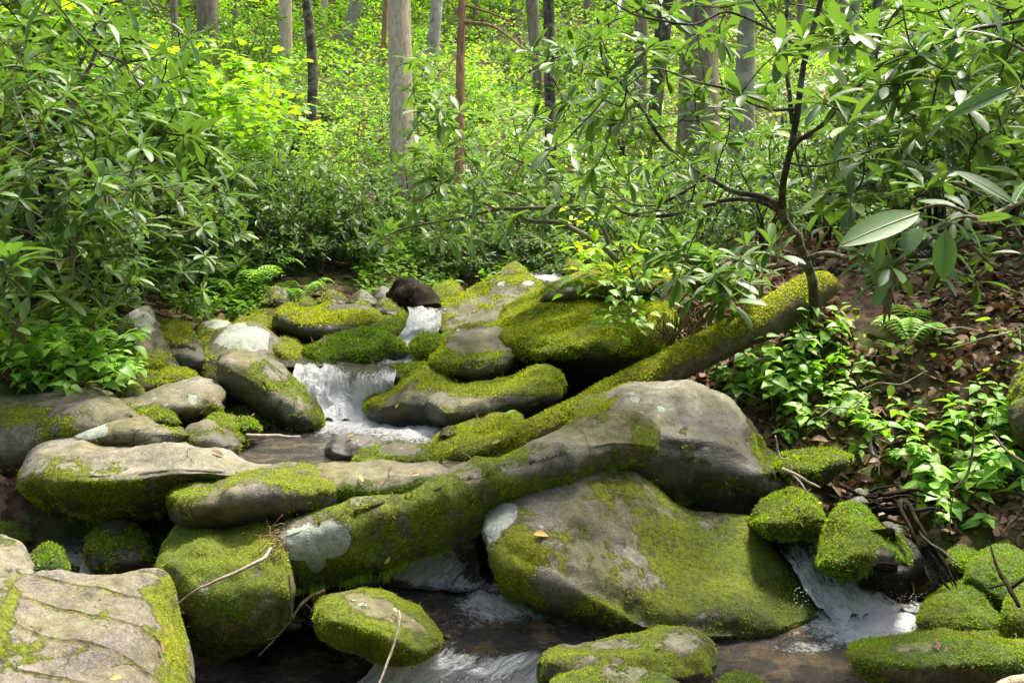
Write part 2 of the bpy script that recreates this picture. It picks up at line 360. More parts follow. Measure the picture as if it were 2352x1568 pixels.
CP = [(0, 905, 4.1), (150, 890, 4.4), (60, 800, 5.0), (450, 715, 6.0), (600, 700, 6.4), (250, 660, 6.4), (900, 640, 7.6),
      (1640, 950, 4.6), (1850, 1030, 4.05), (2000, 1010, 3.85), (2200, 900, 4.0), (2340, 780, 4.3), (2000, 760, 4.8), (1900, 690, 4.9),
      (2150, 760, 4.7), (2100, 1060, 3.7), (2300, 1000, 3.7), (1600, 720, 5.6), (1960, 1120, 3.7), (2150, 1170, 3.55), (2300, 1180, 3.5), (2050, 850, 4.3), (2450, 1000, 3.7), (2450, 850, 4.1),
      (1750, 830, 4.7), (2352, 650, 4.6), (715, 385, 13), (920, 570, 9.8), (1262, 570, 9.8), (1500, 560, 9), (1605, 420, 11.5), (475, 145, 22), (655, 180, 20), (780, 172, 21), (880, 182, 19), (1000, 220, 18.5), (1235, 245, 17)]
CP = np.array(CP); CW = P(CP[:, 0], CP[:, 1], CP[:, 2])
LOWP = [(1500, 1420), (1700, 1420), (1850, 1400), (1950, 1350), (2050, 1400), (2200, 1400), (2330, 1420), (2450, 1440), (2100, 1500), (2300, 1560), (1300, 1200), (1100, 1350)]
CW = np.vstack([CW, P([a for a, b in LOWP], [b for a, b in LOWP], [float(dz(b, -.22)) for a, b in LOWP])]); CR = CW[:, 2] - base_z(CW[:, 0], CW[:, 1]); CS = np.clip(.11 * CW[:, 1], .28, 3)
def ground_z(x, y):
    x = np.asarray(x, float); y = np.asarray(y, float)
    w = np.exp(-((x[..., None] - CW[:, 0]) ** 2 + (y[..., None] - CW[:, 1]) ** 2) / CS ** 2)
    z = base_z(x, y) + (w * CR).sum(-1) / (w.sum(-1) + .12)
    p = np.stack([x, y, 0 * x], -1)
    return z + .06 * fbm(p * 1.3, 3, 5) * np.clip(y / 4, .3, 1) + np.interp(y, [8, 25, 60], [0, .6, 2.5]) * fbm(p * .16, 3, 9)
ys = np.concatenate([np.linspace(-40, -5.5, 20), np.linspace(-5, 1.6, 14), np.linspace(1.8, 7, 150), np.linspace(7.1, 20, 90), np.linspace(20.5, 95, 80)])
us = np.sinh(np.linspace(-4.2, 4.2, 401)) / math.sinh(4.2)
X = us[None] * 70; Y = ys[:, None] + 0 * X
X = X + 0 * Y; Z = ground_z(X, Y)
ny, nx = X.shape
def gridf(ny, nx, off=0):
    i = np.arange(ny - 1)[:, None] * nx; j = np.arange(nx - 1)[None]
    return np.stack([i + j, i + j + 1, i + nx + j + 1, i + nx + j], -1).reshape(-1, 4) + off
s = NT('forest_floor'); co = s.coord()
n = s.noise(co, 9, 9, .75, .3); big = s.noise(co, .9, 5, .6)
v = s.n('ShaderNodeTexVoronoi'); v.inputs['Scale'].default_value = 26; s.l(co, v.inputs['Vector'])
lit = s.ramp(s.math('ADD', s.math('MULTIPLY', n, .6), s.math('MULTIPLY', v.outputs['Color'], .4)), [(.3, (.02, .013, .008)), (.5, (.07, .042, .025)), (.65, (.14, .085, .05)), (.8, (.22, .15, .10))])
mossf = s.ramp(big, [(.48, 0.), (.62, .9)])
fl = s.mix(mossf, lit, s.ramp(n, [(.35, (.015, .03, .006)), (.65, (.08, .13, .015))]))
g_mat = s.done(s.bsdf(fl, .9, .15, s.bump(n, .9, .03)))
tag(mesh_obj('ground', np.stack([X, Y, Z], -1).reshape(-1, 3), gridf(ny, nx), g_mat), kind='structure')
# ------------------------------------------------------------------ water
def water_mat():
    s = NT('stream_water'); co = s.coord((1, 1, 1)); fo = s.attr('foam')
    st_ = s.n('ShaderNodeTexCoord')
    b = s.noise(co, 5, 5, .65); c = s.noise(co, 1.6, 3, .5)
    bed = s.ramp(b, [(.35, (.006, .0045, .002)), (.5, (.022, .016, .008)), (.66, (.075, .05, .024))])
    bed = s.mix(s.ramp(c, [(.45, 0.), (.7, .35)]), bed, (.022, .020, .007))
    pv = s.n('ShaderNodeTexVoronoi'); pv.inputs['Scale'].default_value = 15; s.l(s.mix(.08, co, s.ramp(s.noise(co, 9, 4), [(0., (0., 0., 0.)), (1., (1., 1., 1.))])), pv.inputs['Vector'])
    bed = s.mix(1., bed, (1.25, 1.35, 1.2), 'MULTIPLY'); bed = s.mix(.55, bed, s.mix(1., bed, s.ramp(s.math('FRACT', s.math('MULTIPLY', pv.outputs['Color'], 3.7)), [(0., (.25, .22, .2)), (.6, (1.3, 1.1, .9)), (1., (3.2, 2.6, 2.0))]), 'MULTIPLY'))
    uv = s.n('ShaderNodeAttribute'); uv.attribute_name = 'flow'
    cmb = s.n('ShaderNodeCombineXYZ'); s.l(s.attr('fu'), cmb.inputs[0]); s.l(s.attr('fv'), cmb.inputs[1])
    streak = s.math('ADD', s.math('MULTIPLY', s.noise(cmb.outputs[0], 22, 6, .7, .25), .5), s.math('MULTIPLY', s.noise(cmb.outputs[0], 70, 6, .75, .2), .5))
    fine = s.noise(co, 60, 5, .75)
    f = s.math('ADD', s.math('SUBTRACT', s.math('MULTIPLY', fo, 1.5), .55), s.math('ADD', s.math('MULTIPLY', s.math('SUBTRACT', streak, .5), 2.2), s.math('MULTIPLY', s.math('SUBTRACT', fine, .5), .9)))
    f = s.ramp(f, [(.12, 0.), (.8, 1.)])
    col = s.mix(s.ramp(f, [(.0, 0.), (.35, 1.)]), bed, (.30, .31, .28)); col = s.mix(s.math('MULTIPLY', s.ramp(f, [(.2, 0.), (.7, 1.)]), s.ramp(streak, [(.34, .6), (.5, 1.)])), col, (.95, .95, .93))
    rip = s.math('ADD', s.math('MULTIPLY', s.noise(s.coord((1, 1.7, 1)), 13, 4, .6, .6), 1.), s.math('MULTIPLY', streak, .6))
    hgt = s.math('ADD', s.math('ADD', s.math('MULTIPLY', rip, .8), s.math('MULTIPLY', s.noise(s.coord((1, 1.8, 1)), 42, 4, .65, .6), .8)), s.math('ADD', s.math('MULTIPLY', f, .5), s.math('MULTIPLY', s.math('MULTIPLY', f, streak), 2.6)))
    nb = s.bump(hgt, .8, .035)
    return s.done(s.bsdf(col, s.math('ADD', .04, s.math('MULTIPLY', f, .28)), .7, nb))
WATER = water_mat()
def cubic(A, n):                     # resample rows of control values smoothly along axis 0
    m = len(A)
    if m == 2: t = np.linspace(0, 1, n)[(...,) + (None,) * (A.ndim - 1)]; return A[0] * (1 - t) + A[1] * t
    t = np.linspace(0, m - 1, n); i = np.clip(t.astype(int), 0, m - 2); u = (t - i)[(...,) + (None,) * (A.ndim - 1)]
    p0 = A[np.clip(i - 1, 0, m - 1)]; p1 = A[i]; p2 = A[i + 1]; p3 = A[np.clip(i + 2, 0, m - 1)]
    return .5 * (2 * p1 + (p2 - p0) * u + (2 * p0 - 5 * p1 + 4 * p2 - p3) * u * u + (3 * p1 - p0 - 3 * p2 + p3) * u ** 3)
def water(name, rows, amp=.006, res=.012, vs=1.0):
    """rows: from upstream to downstream, each a list of (px, py, z, foam); depth found from z"""
    m = max(len(r) for r in rows)
    A = np.array([cubic(np.array(r, float), m) if len(r) != m else np.array(r, float) for r in rows])
    W3 = P(A[..., 0], A[..., 1], dz(A[..., 1], A[..., 2])); G = np.concatenate([W3, A[..., 3:]], -1)
    L = np.linalg.norm(np.diff(W3, axis=0), axis=2).sum(0).mean(); Wd = np.linalg.norm(np.diff(W3, axis=1), axis=2).sum(1).mean()
    n1 = int(np.clip(L / res, 12, 260)); n2 = int(np.clip(Wd / res, 12, 260))
    G = cubic(G, n1); G = np.swapaxes(cubic(np.swapaxes(G, 0, 1), n2), 0, 1)
    V = G[..., :3].copy(); fo = np.clip(G[..., 3], 0, 1.2)
    du = np.concatenate([np.zeros((1, n2)), np.cumsum(np.linalg.norm(np.diff(V, axis=0), axis=2), 0)]).mean(1)[:, None] + np.zeros((1, n2))
    dv = np.concatenate([np.zeros((n1, 1)), np.cumsum(np.linalg.norm(np.diff(V, axis=1), axis=2), 1)], 1)
    q = V * np.array([9, 9, 9.]); tur = amp * (1 + 5.0 * np.clip(fo, 0, 1))
    V[..., 2] += tur * fbm(q, 4, 3) + tur * .6 * fbm(np.stack([dv * 24, du * 7, 0 * du], -1), 3, 8)
    V[..., 1] -= np.clip(fo, 0, 1) * amp * 3 * fbm(np.stack([dv * 30, du * 6, 0 * du + 4], -1), 3, 11)
    return tag(mesh_obj(name, V.reshape(-1, 3), gridf(n1, n2)[:, ::-1], WATER, attrs={'foam': fo, 'fu': dv, 'fv': du * vs}), kind='structure')
# far riffle, upper cascade, upper pool, broad fall, middle pool
water('water', [[(1180, 628, .99, .2), (1250, 625, .99, .3), (1300, 628, .99, .2)], [(1200, 645, .96, .8), (1250, 642, .96, 1), (1290, 645, .96, .6)],
                [(1150, 672, .86, .5), (1230, 670, .86, .7), (1300, 675, .86, .3)], [(900, 705, .88, .1), (1050, 705, .87, .1), (1250, 710, .86, .1)]], .008)
water('waterfall', [[(930, 704, .90, .2), (975, 704, .90, .3), (1030, 706, .90, .2)], [(940, 722, .885, .9), (975, 722, .885, 1), (1015, 725, .88, .8)],
                    [(925, 750, .84, .8), (970, 752, .84, 1.1), (1010, 756, .83, .7)], [(905, 785, .76, .9), (945, 785, .76, 1.2), (985, 790, .76, .8)],
                    [(880, 822, .70, .6), (925, 825, .695, 1.2), (975, 828, .69, .7)], [(860, 838, .68, .3), (925, 838, .68, .8), (985, 838, .68, .3)]], .007, .008, .35)
water('water', [[(600, 815, .684, 0), (800, 812, .684, .05), (1080, 812, .684, 0)], [(600, 842, .684, 0), (800, 842, .684, .1), (1080, 842, .684, .1)]], .003)
water('waterfall', [[(680, 832, .686, .2), (740, 832, .686, .3), (800, 834, .686, .2), (860, 836, .686, .15), (910, 838, .686, .2)],
                    [(680, 846, .68, .7), (740, 846, .68, .8), (800, 848, .68, .45), (860, 850, .682, .35), (910, 852, .68, .7)],
                    [(672, 872, .63, .9), (735, 872, .63, .85), (795, 874, .63, .7), (855, 876, .64, .6), (905, 880, .63, .8)],
                    [(668, 905, .56, 1), (730, 905, .56, 1.1), (790, 905, .56, .95), (850, 905, .57, 1), (905, 905, .57, .8)],
                    [(690, 938, .49, 1.1), (745, 938, .49, 1.2), (800, 938, .49, 1.2), (860, 935, .49, 1.2), (900, 930, .5, 1)],
                    [(700, 962, .46, 1), (760, 964, .455, 1.2), (830, 966, .455, 1.2), (900, 966, .455, 1.2), (980, 968, .455, .8)]], .009, .009, .3)
water('water', [[(620, 945, .452, .6), (740, 945, .452, 1), (880, 950, .452, 1.2), (1000, 955, .452, .9), (1100, 960, .452, 0), (1300, 960, .452, 0)],
                [(560, 968, .452, 0), (740, 975, .452, 1), (880, 970, .452, 1), (990, 985, .452, 1.1), (1080, 985, .452, 0), (1300, 985, .452, 0)],
                [(500, 1000, .45, 0), (720, 1005, .45, .35), (880, 1000, .45, .6), (990, 1003, .45, .65), (1100, 1010, .45, .05), (1300, 1010, .45, 0)],
                [(450, 1035, .45, 0), (700, 1035, .45, .25), (880, 1035, .45, .35), (1000, 1035, .45, .3), (1120, 1035, .45, .1), (1300, 1040, .45, 0)],
                [(450, 1075, .45, 0), (700, 1075, .45, 0), (880, 1075, .45, .1), (1000, 1075, .45, .1), (1120, 1080, .45, .1), (1300, 1080, .45, 0)],
                [(450, 1110, .45, 0), (700, 1110, .45, 0), (880, 1110, .45, 0), (1000, 1110, .45, 0), (1120, 1110, .45, 0), (1300, 1110, .45, 0)]], .004)
# left side channel
water('water', [[(-150, 1110, .27, .3), (0, 1112, .27, .6), (100, 1118, .27, .6), (300, 1118, .25, 0), (600, 1118, .2, 0)],
                [(-150, 1150, .25, .4), (0, 1148, .25, .7), (90, 1150, .25, .6), (300, 1150, .22, 0), (600, 1150, .18, 0)],
                [(-150, 1190, .22, 0), (0, 1190, .22, .1), (150, 1195, .21, .35), (330, 1195, .2, 0), (600, 1200, .16, 0)],
                [(-150, 1225, .21, 0), (60, 1225, .2, .1), (160, 1225, .19, .35), (330, 1230, .18, .05), (600, 1240, .14, 0)],
                [(-150, 1262, .20, 0), (60, 1258, .18, .1), (170, 1255, .18, .4), (330, 1260, .15, 0), (600, 1280, .1, 0)],
                [(-150, 1330, .10, 0), (60, 1300, .12, .2), (180, 1300, .09, 1.), (330, 1310, .08, .1), (600, 1320, .05, 0)],
                [(-150, 1360, .08, 0), (60, 1330, .08, .2), (180, 1325, .07, .5), (330, 1340, .05, 0), (600, 1360, .0, 0)]], .006)
# far left trickle between boulders
water('waterfall', [[(425, 800, .76, .5), (450, 800, .76, .6)], [(430, 825, .70, .6), (455, 825, .70, .8)], [(438, 860, .62, .6), (460, 860, .62, .6)]], .006, .008, .4)
# chute under the slab and the pool below it
water('waterfall', [[(900, 1235, .26, .2), (1000, 1235, .26, .2), (1100, 1235, .26, 0)], [(900, 1258, .25, .5), (1000, 1255, .25, .6), (1090, 1255, .25, .1)],
                    [(880, 1290, .16, .9), (980, 1290, .16, .9), (1100, 1290, .16, .3)], [(840, 1320, .11, .9), (960, 1322, .11, .85), (1110, 1325, .12, .4)],
                    [(820, 1345, .09, .15), (950, 1350, .09, .2), (1120, 1355, .09, .55), (1180, 1355, .09, .6)]], .007, .01, .5)
water('water', [[(620, 1325, .08, 0), (860, 1325, .08, .2), (1000, 1325, .08, .25), (1150, 1325, .08, .3), (1400, 1325, .08, .1)],
                [(620, 1365, .07, 0), (860, 1365, .07, .05), (1000, 1370, .07, .15), (1130, 1370, .07, .8), (1400, 1370, .07, .1)],
                [(640, 1400, .05, 0), (860, 1400, .05, .05), (1000, 1405, .05, .25), (1150, 1405, .05, .75), (1400, 1405, .05, .1)],
                [(700, 1430, .03, 0), (900, 1430, .03, .1), (1020, 1435, .03, .4), (1160, 1435, .03, .45), (1400, 1435, .03, .1)],
                [(800, 1462, .02, .3), (930, 1462, .02, .3), (1020, 1462, .02, .4), (1160, 1465, .02, .25), (1420, 1468, .02, 0)]], .007)
water('waterfall', [[(960, 1450, .024, .3), (1080, 1448, .026, .45), (1180, 1448, .026, .2), (1300, 1452, .024, .05), (1420, 1452, .02, 0)],
                    [(930, 1478, .012, .4), (1030, 1480, .018, .45), (1150, 1482, .02, .25), (1260, 1482, .02, .1), (1380, 1482, .01, .1)],
                    [(890, 1510, -.02, .85), (990, 1510, -.005, .8), (1090, 1508, .0, .7), (1190, 1505, .0, .8), (1290, 1500, -.02, .7)],
                    [(850, 1545, -.08, .8), (950, 1545, -.05, .95), (1050, 1542, -.04, .9), (1150, 1540, -.04, 1), (1260, 1530, -.06, .9)],
                    [(790, 1590, -.13, .6), (930, 1600, -.13, .9), (1040, 1600, -.13, .9), (1150, 1600, -.13, .95), (1260, 1580, -.13, .8)],
                    [(760, 1650, -.15, .3), (930, 1660, -.17, .6), (1040, 1670, -.17, .6), (1150, 1660, -.17, .6), (1260, 1640, -.16, .5)]], .007, .009, .35)
water('water', [[(330, 1400, -.1, 0), (500, 1400, -.1, 0), (660, 1400, -.1, .0), (800, 1410, -.1, .1), (950, 1440, -.1, .1)],
                [(330, 1470, -.11, 0), (500, 1470, -.11, .1), (660, 1472, -.11, .15), (800, 1475, -.11, .2), (960, 1480, -.11, .3)],
                [(330, 1520, -.12, 0), (500, 1520, -.12, .1), (660, 1510, -.12, .38), (800, 1508, -.12, .42), (960, 1510, -.12, .6)],
                [(330, 1570, -.13, 0), (500, 1570, -.13, .05), (660, 1570, -.13, .1), (800, 1560, -.13, .2), (960, 1560, -.13, .6)],
                [(200, 1700, -.15, 0), (500, 1700, -.15, .0), (660, 1700, -.15, .1), (800, 1700, -.15, .2), (1300, 1700, -.15, .3)]], .006)
# right pool and right cascade
water('water', [[(1350, 1400, .0, 0), (1700, 1400, .0, 0), (1950, 1385, .01, .7), (2100, 1385, .01, .6), (2300, 1385, .0, 0), (2500, 1385, 0, 0)],
                [(1350, 1440, .0, 0), (1700, 1440, .0, 0), (1960, 1425, .01, 1), (2080, 1425, .01, 1), (2300, 1430, .0, .1), (2500, 1430, 0, 0)],
                [(1350, 1465, .0, 0), (1700, 1465, .0, .3), (1870, 1468, .0, .45), (2020, 1455, .0, .95), (2300, 1465, .0, 0), (2500, 1465, 0, 0)],
                [(1350, 1500, .0, 0), (1680, 1500, .0, .2), (1870, 1485, .0, .6), (2000, 1490, .0, .3), (2300, 1500, .0, 0), (2500, 1500, 0, 0)],
                [(1350, 1560, .0, 0), (1700, 1560, .0, .16), (1850, 1550, .0, .15), (2000, 1550, .0, .0), (2300, 1560, .0, 0), (2500, 1560, 0, 0)],
                [(1350, 1700, .0, 0), (1700, 1700, .0, 0), (1850, 1700, .0, 0), (2000, 1700, .0, 0), (2300, 1700, .0, 0), (2500, 1700, 0, 0)]], .004)
water('waterfall', [[(1745, 1188, .2, .1), (1800, 1188, .2, .2), (1880, 1188, .2, .1)], [(1775, 1240, .185, .3), (1825, 1240, .185, .45), (1885, 1240, .185, .2)],
                    [(1815, 1300, .15, .6), (1860, 1295, .15, .7), (1915, 1290, .15, .35)], [(1850, 1350, .09, .75), (1910, 1340, .09, .85), (1980, 1335, .09, .45)],
                    [(1880, 1390, .045, .8), (1960, 1375, .045, .95), (2060, 1370, .04, .6)], [(1920, 1425, .012, .9), (2010, 1410, .012, 1.1), (2120, 1405, .012, .6)]], .010, .009, .35)
water('water', [[(1480, 1110, .2, 0), (1700, 1110, .2, 0), (1950, 1110, .2, 0)], [(1480, 1150, .2, 0), (1700, 1150, .2, .1), (1950, 1150, .2, 0)], [(1480, 1195, .2, 0), (1760, 1195, .2, .1), (1900, 1200, .2, 0)]], .004)
# thin drips down the dark rock
for x0, y0, x1, y1 in ((1995, 1215, 2010, 1330), (2100, 1225, 2150, 1390)):
    water('waterfall', [[(x0, y0, .36, .35), (x0 + 60, y0, .36, .4)], [((x0 + x1) / 2, (y0 + y1) / 2, .2, .4), ((x0 + x1) / 2 + 60, (y0 + y1) / 2, .2, .3)], [(x1, y1, .03, .5), (x1 + 50, y1, .03, .45)]], .006, .008, .3)

# splashes: small drops and froth beads thrown up at the foot of the falls
def ico():
    b = (1 + 5 ** .5) / 2
    V = np.array([(-1, b, 0), (1, b, 0), (-1, -b, 0), (1, -b, 0), (0, -1, b), (0, 1, b), (0, -1, -b), (0, 1, -b), (b, 0, -1), (b, 0, 1), (-b, 0, -1), (-b, 0, 1)]) / 1.9
    Fi = np.array([(0, 11, 5), (0, 5, 1), (0, 1, 7), (0, 7, 10), (0, 10, 11), (1, 5, 9), (5, 11, 4), (11, 10, 2), (10, 7, 6), (7, 1, 8), (3, 9, 4), (3, 4, 2), (3, 2, 6), (3, 6, 8), (3, 8, 9), (4, 9, 5), (2, 4, 11), (6, 2, 10), (8, 6, 7), (9, 8, 1)])
    return V, Fi
ICO = ico()
s = NT('water_froth'); FROTH = s.done(s.bsdf((.85, .88, .9), .35, .5))
pp = []; ss = []
for x0, x1, y0, y1, z, n in ((700, 990, 920, 972, .46, 800), (890, 1000, 800, 836, .69, 200), (1900, 2130, 1370, 1440, .015, 600), (1820, 1930, 1300, 1400, .09, 200), (930, 1240, 1500, 1580, -.06, 500), (870, 1060, 1290, 1340, .1, 250), (1050, 1220, 1350, 1420, .06, 200), (150, 210, 1270, 1310, .1, 80), (760, 1000, 975, 1030, .453, 120)):
    x = rng.uniform(x0, x1, n); y = rng.uniform(y0, y1, n); q = P(x, y, np.array([dz(b, z) for b in y])); q[:, 2] += np.abs(rng.normal(0, .012, n)); pp.append(q); ss.append(rng.uniform(.0006, .0019, n))
pp = np.vstack(pp); ss = np.concatenate(ss)
V, Fx = inst(ICO, np.broadcast_to(np.eye(3), (len(pp), 3, 3)), ss, pp)
tag(mesh_obj('water_spray', V, Fx, FROTH), 'white spray and froth beads where the stream tumbles', 'spray', kind='stuff')
# ------------------------------------------------------------------ boulders
ROCKS = {}
def rock(key, label, top, bot, d, D=.4, k=.35, c=.35, B=None, mat=GREY, moss=.35, hue=.6, upw=.42, bare=(), green=(), lich=(), wet_shade_z=None, amp=.05, fuzz=1.0, seed=0, name='boulder', group=None, msc=1.0, facet=0.5, chips=6, hang=0, mossname=None):
    dL, dR = d if isinstance(d, tuple) else (d, d)
    top = np.array(top, float); bot = np.array(bot, float)
    wpx = max(top[:, 0].max(), bot[:, 0].max()) - min(top[:, 0].min(), bot[:, 0].min()); hpx = bot[:, 1].max() - top[:, 1].min()
    nt = int(np.clip(wpx / 4.5, 28, 190)); nv = int(np.clip(hpx / 4.5, 20, 110)); nb = max(12, nv // 3)
    def pair(n):
        A = resample(top, 400); C = resample(bot, 400)
        t = .5 - .5 * np.cos(np.linspace(0, np.pi, n)); t = .35 * t + .65 * np.linspace(0, 1, n)
        i = t * 399; f = np.floor(i).astype(int).clip(0, 398); u = (i - f)[:, None]
        return A[f] * (1 - u) + A[f + 1] * u, C[f] * (1 - u) + C[f + 1] * u, t
    A, C, t = pair(nt)
    kk = np.interp(t, np.linspace(0, 1, len(k)), k) if isinstance(k, (list, tuple)) else np.full(nt, k)
    cc = np.interp(t, np.linspace(0, 1, len(c)), c) if isinstance(c, (list, tuple)) else np.full(nt, c)
    e = (1 - np.abs(2 * t - 1) ** 3.2).clip(0) ** .5
    B = D * .6 if B is None else B
    vf = .5 - .5 * np.cos(np.linspace(0, np.pi, nv)); vf = .6 * vf + .4 * np.linspace(0, 1, nv)
    vb = .5 + .5 * np.cos(np.linspace(0, np.pi, nb + 2)[1:-1])
    d0 = dL + (dR - dL) * t; dm = d0 + D * .62
    kv = kk[:, None]; v = vf[None]
    up_ = (np.clip(v / kv, 0, 1)) ** .85; lo = np.clip((v - kv) / (1 - kv), 0, 1)
    Fr = D * (1 - up_) + cc[:, None] * D * lo ** 1.8
    # soften the ridge
    Fr = Fr + D * .12 * np.exp(-((v - kv) / .13) ** 2)
    edge = (1 - (1 - np.clip(np.minimum(v, 1 - v) / .06, 0, 1)) ** 2) ** .5
    depF = dm[:, None] + (d0[:, None] + Fr - dm[:, None]) * e[:, None]
    depF = depF + (1 - edge) * D * .03
    vb_ = vb[None]; sil = depF[:, :1] * (1 - vb_) + depF[:, -1:] * vb_
    depB = sil + B * np.sin(np.pi * vb_) ** .6 * e[:, None]
    px = np.concatenate([A[:, :1] + (C[:, :1] - A[:, :1]) * v, A[:, :1] + (C[:, :1] - A[:, :1]) * vb_], 1)
    py = np.concatenate([A[:, 1:] + (C[:, 1:] - A[:, 1:]) * v, A[:, 1:] + (C[:, 1:] - A[:, 1:]) * vb_], 1)
    V = P(px, py, np.concatenate([depF, depB], 1)); m = V.shape[1]
    # broken, flattened faces
    rc = np.random.default_rng(sum(map(ord, key)) * 7 + 3); flat = V.reshape(-1, 3); c0 = flat.mean(0)
    for _ in range(chips):
        dn = rc.normal(0, 1, 3) * [1, .7, .8] + [0, -.5, .25]; dn /= np.linalg.norm(dn); pr = (flat - c0) @ dn; hmax = pr.max(); cut = hmax - (hmax - pr.min()) * rc.uniform(.02, .06); ov = np.clip(pr - cut, 0, None); flat -= (ov * .85)[:, None] * dn
    V = flat.reshape(V.shape)
    # displacement along rough normals
    du = np.gradient(V, axis=0); dv = np.roll(V, -1, 1) - np.roll(V, 1, 1); N = np.cross(du, dv); N /= np.linalg.norm(N, axis=2)[..., None] + 1e-9
    ctr = V.reshape(-1, 3).mean(0); sgn = np.sign(((V - ctr) * N).sum(-1).mean()) or 1; N = N * sgn
    size = np.linalg.norm(V.reshape(-1, 3).max(0) - V.reshape(-1, 3).min(0)); sd_ = hash(key) % 1 if False else sum(map(ord, key)) + seed
    fr = fbm(V / (size * .30) + sd_, 3, sd_ % 97)
    med = fbm(V / (size * .11) + sd_, 3, sd_ % 89); fine = fbm(V / .035 + sd_, 3, 3)
    rid = 1 - np.abs(fbm(V / (size * .22) + sd_ * 1.7, 2, 4)) * 2
    taper = np.clip(e[:, None] * 1.4, .0, 1)
    V = V + N * ((amp * size * .62 * fr + amp * size * .30 * med + .0055 * fine + facet * size * rid * .05) * taper)[..., None]
    # masks
    N2 = N
    qx, qy, _ = proj(V)
    wob = 1 + .35 * fbm(V / .09 + 5, 3, 41)
    def blob(lst, soft=.6):
        r = np.zeros(qx.shape)
        for b in lst:
            x, y, rx, ry = b[:4]; w = b[4] if len(b) > 4 else 1.; an = R(b[5]) if len(b) > 5 else 0
            X_ = (qx - x) * math.cos(an) + (qy - y) * math.sin(an); Y_ = -(qx - x) * math.sin(an) + (qy - y) * math.cos(an)
            r = np.maximum(r, w * (1 - sstep(1 - soft, 1 + soft, np.sqrt((X_ / rx) ** 2 + (Y_ / ry) ** 2) * wob)))
        return r
    mo = moss + .62 * fbm(V / (.15 * msc) + 3.1 + sd_, 4, 7) + .3 * fbm(V / .045 + sd_, 3, 8) + upw * (N[..., 2] - .25)
    mo = mo + blob(green) * .8 - blob(bare) * .7
    li = blob(lich, .15); mo = mo - li * 1.2
    mo = np.clip(mo, -.3, 1.15); hu = np.clip((hue if not isinstance(hue, tuple) else hue[0] + (hue[1] - hue[0]) * (qx - qx.min()) / (np.ptp(qx) + 1e-6)) + .45 * fbm(V / .2 + 9, 3, 21), 0, 1)
    zb = V[..., 2].min() + .02 if wet_shade_z is None else wet_shade_z  # default: damp foot; raised heights mostly paint the shade of the undersides
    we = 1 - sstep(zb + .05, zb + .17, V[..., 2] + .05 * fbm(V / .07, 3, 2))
    nf = nt * m
    i = np.arange(nt - 1)[:, None] * m; j = np.arange(m)[None]; jj = (j + 1) % m
    Q = np.stack([i + j, i + m + j, i + m + jj, i + jj], -1).reshape(-1, 4)
    if sgn < 0: pass
    Vf = V.reshape(-1, 3)
    # outward orientation check
    a_, b_, c_ = Vf[Q[:, 0]], Vf[Q[:, 1]], Vf[Q[:, 2]]; fn = np.cross(b_ - a_, c_ - a_); fc = (a_ + c_) / 2
    if (fn * (fc - ctr)).sum() < 0: Q = Q[:, ::-1]; fn = -fn
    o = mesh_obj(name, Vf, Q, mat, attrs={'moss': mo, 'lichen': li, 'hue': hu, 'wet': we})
    tag(o, label, 'boulder' if name == 'boulder' else 'rock' if name == 'stone' else name.replace('_', ' '), group)
    # moss tufts
    if fuzz > 0:
        ar = np.linalg.norm(fn, axis=1); mf = mo.reshape(-1)[Q].mean(1); hf = hu.reshape(-1)[Q].mean(1)
        fnn = fn / (ar[:, None] + 1e-12); tocam = ((CAM - fc) * fnn).sum(1) > -.15
        w = ar * sstep(.25, .5, mf) * tocam; dist = dL
        dens = fuzz * 58000 * min(1., (3.0 / dist) ** 1.6); n = int(min(95000, w.sum() * dens))
        if n > 50:
            r = np.random.default_rng(sd_); f = r.choice(len(Q), n, p=w / w.sum())
            u = r.random((n, 1)); vv = r.random((n, 1)); q = Vf[Q[f]]
            p = (q[:, 0] * (1 - u) + q[:, 1] * u) * (1 - vv) + (q[:, 3] * (1 - u) + q[:, 2] * u) * vv
            kp = (mo.reshape(-1)[Q[f]].mean(1) + .9 * fbm(p / .028, 3, 61) + .7 * fbm(p / .09, 2, 62)) > .5; f, p = f[kp], p[kp]; n = len(f)
            up = fnn[f] + r.normal(0, .55, (n, 3)) + np.array([0, -.05, -.25]); L = r.uniform(.005, .0115, n) * (.7 + .5 * np.clip(dist - 3, 0, 2)) * (1.25 if hue is not None and np.mean(hue) < .4 else .9)
            bs = basis(up, r.normal(0, 1, (n, 3)))
            tv = np.array([(-.17, 0, 0), (.17, 0, 0), (.12, .6, .08), (-.12, .6, .08), (0, 1, .25)]); 
            L = L * (.75 + .6 * np.clip(fbm(p / .06, 2, 71) + .3, 0, 1)); deb = r.random(n) < .007; L = np.where(deb, L * 1.9, L); bs = np.where(deb[:, None, None], basis(r.normal(0, 1, (n, 3)) - 0 * fnn[f], fnn[f]), bs)
            BV, BQ = inst((tv, np.array([(0, 1, 2, 3)])), bs, L, p - fnn[f] * .001 + fnn[f] * (deb * .010)[:, None]); BT = (np.array([(3, 2, 4)])[None] + (np.arange(n) * 5)[:, None, None]).reshape(-1, 3)
            mm = mesh_obj('moss', BV, [BQ, BT], MOSS, o, smooth=False, attrs={'hue': np.repeat(np.where(deb, -1, hf[f]), 5)})
            mm['kind'] = 'stuff'
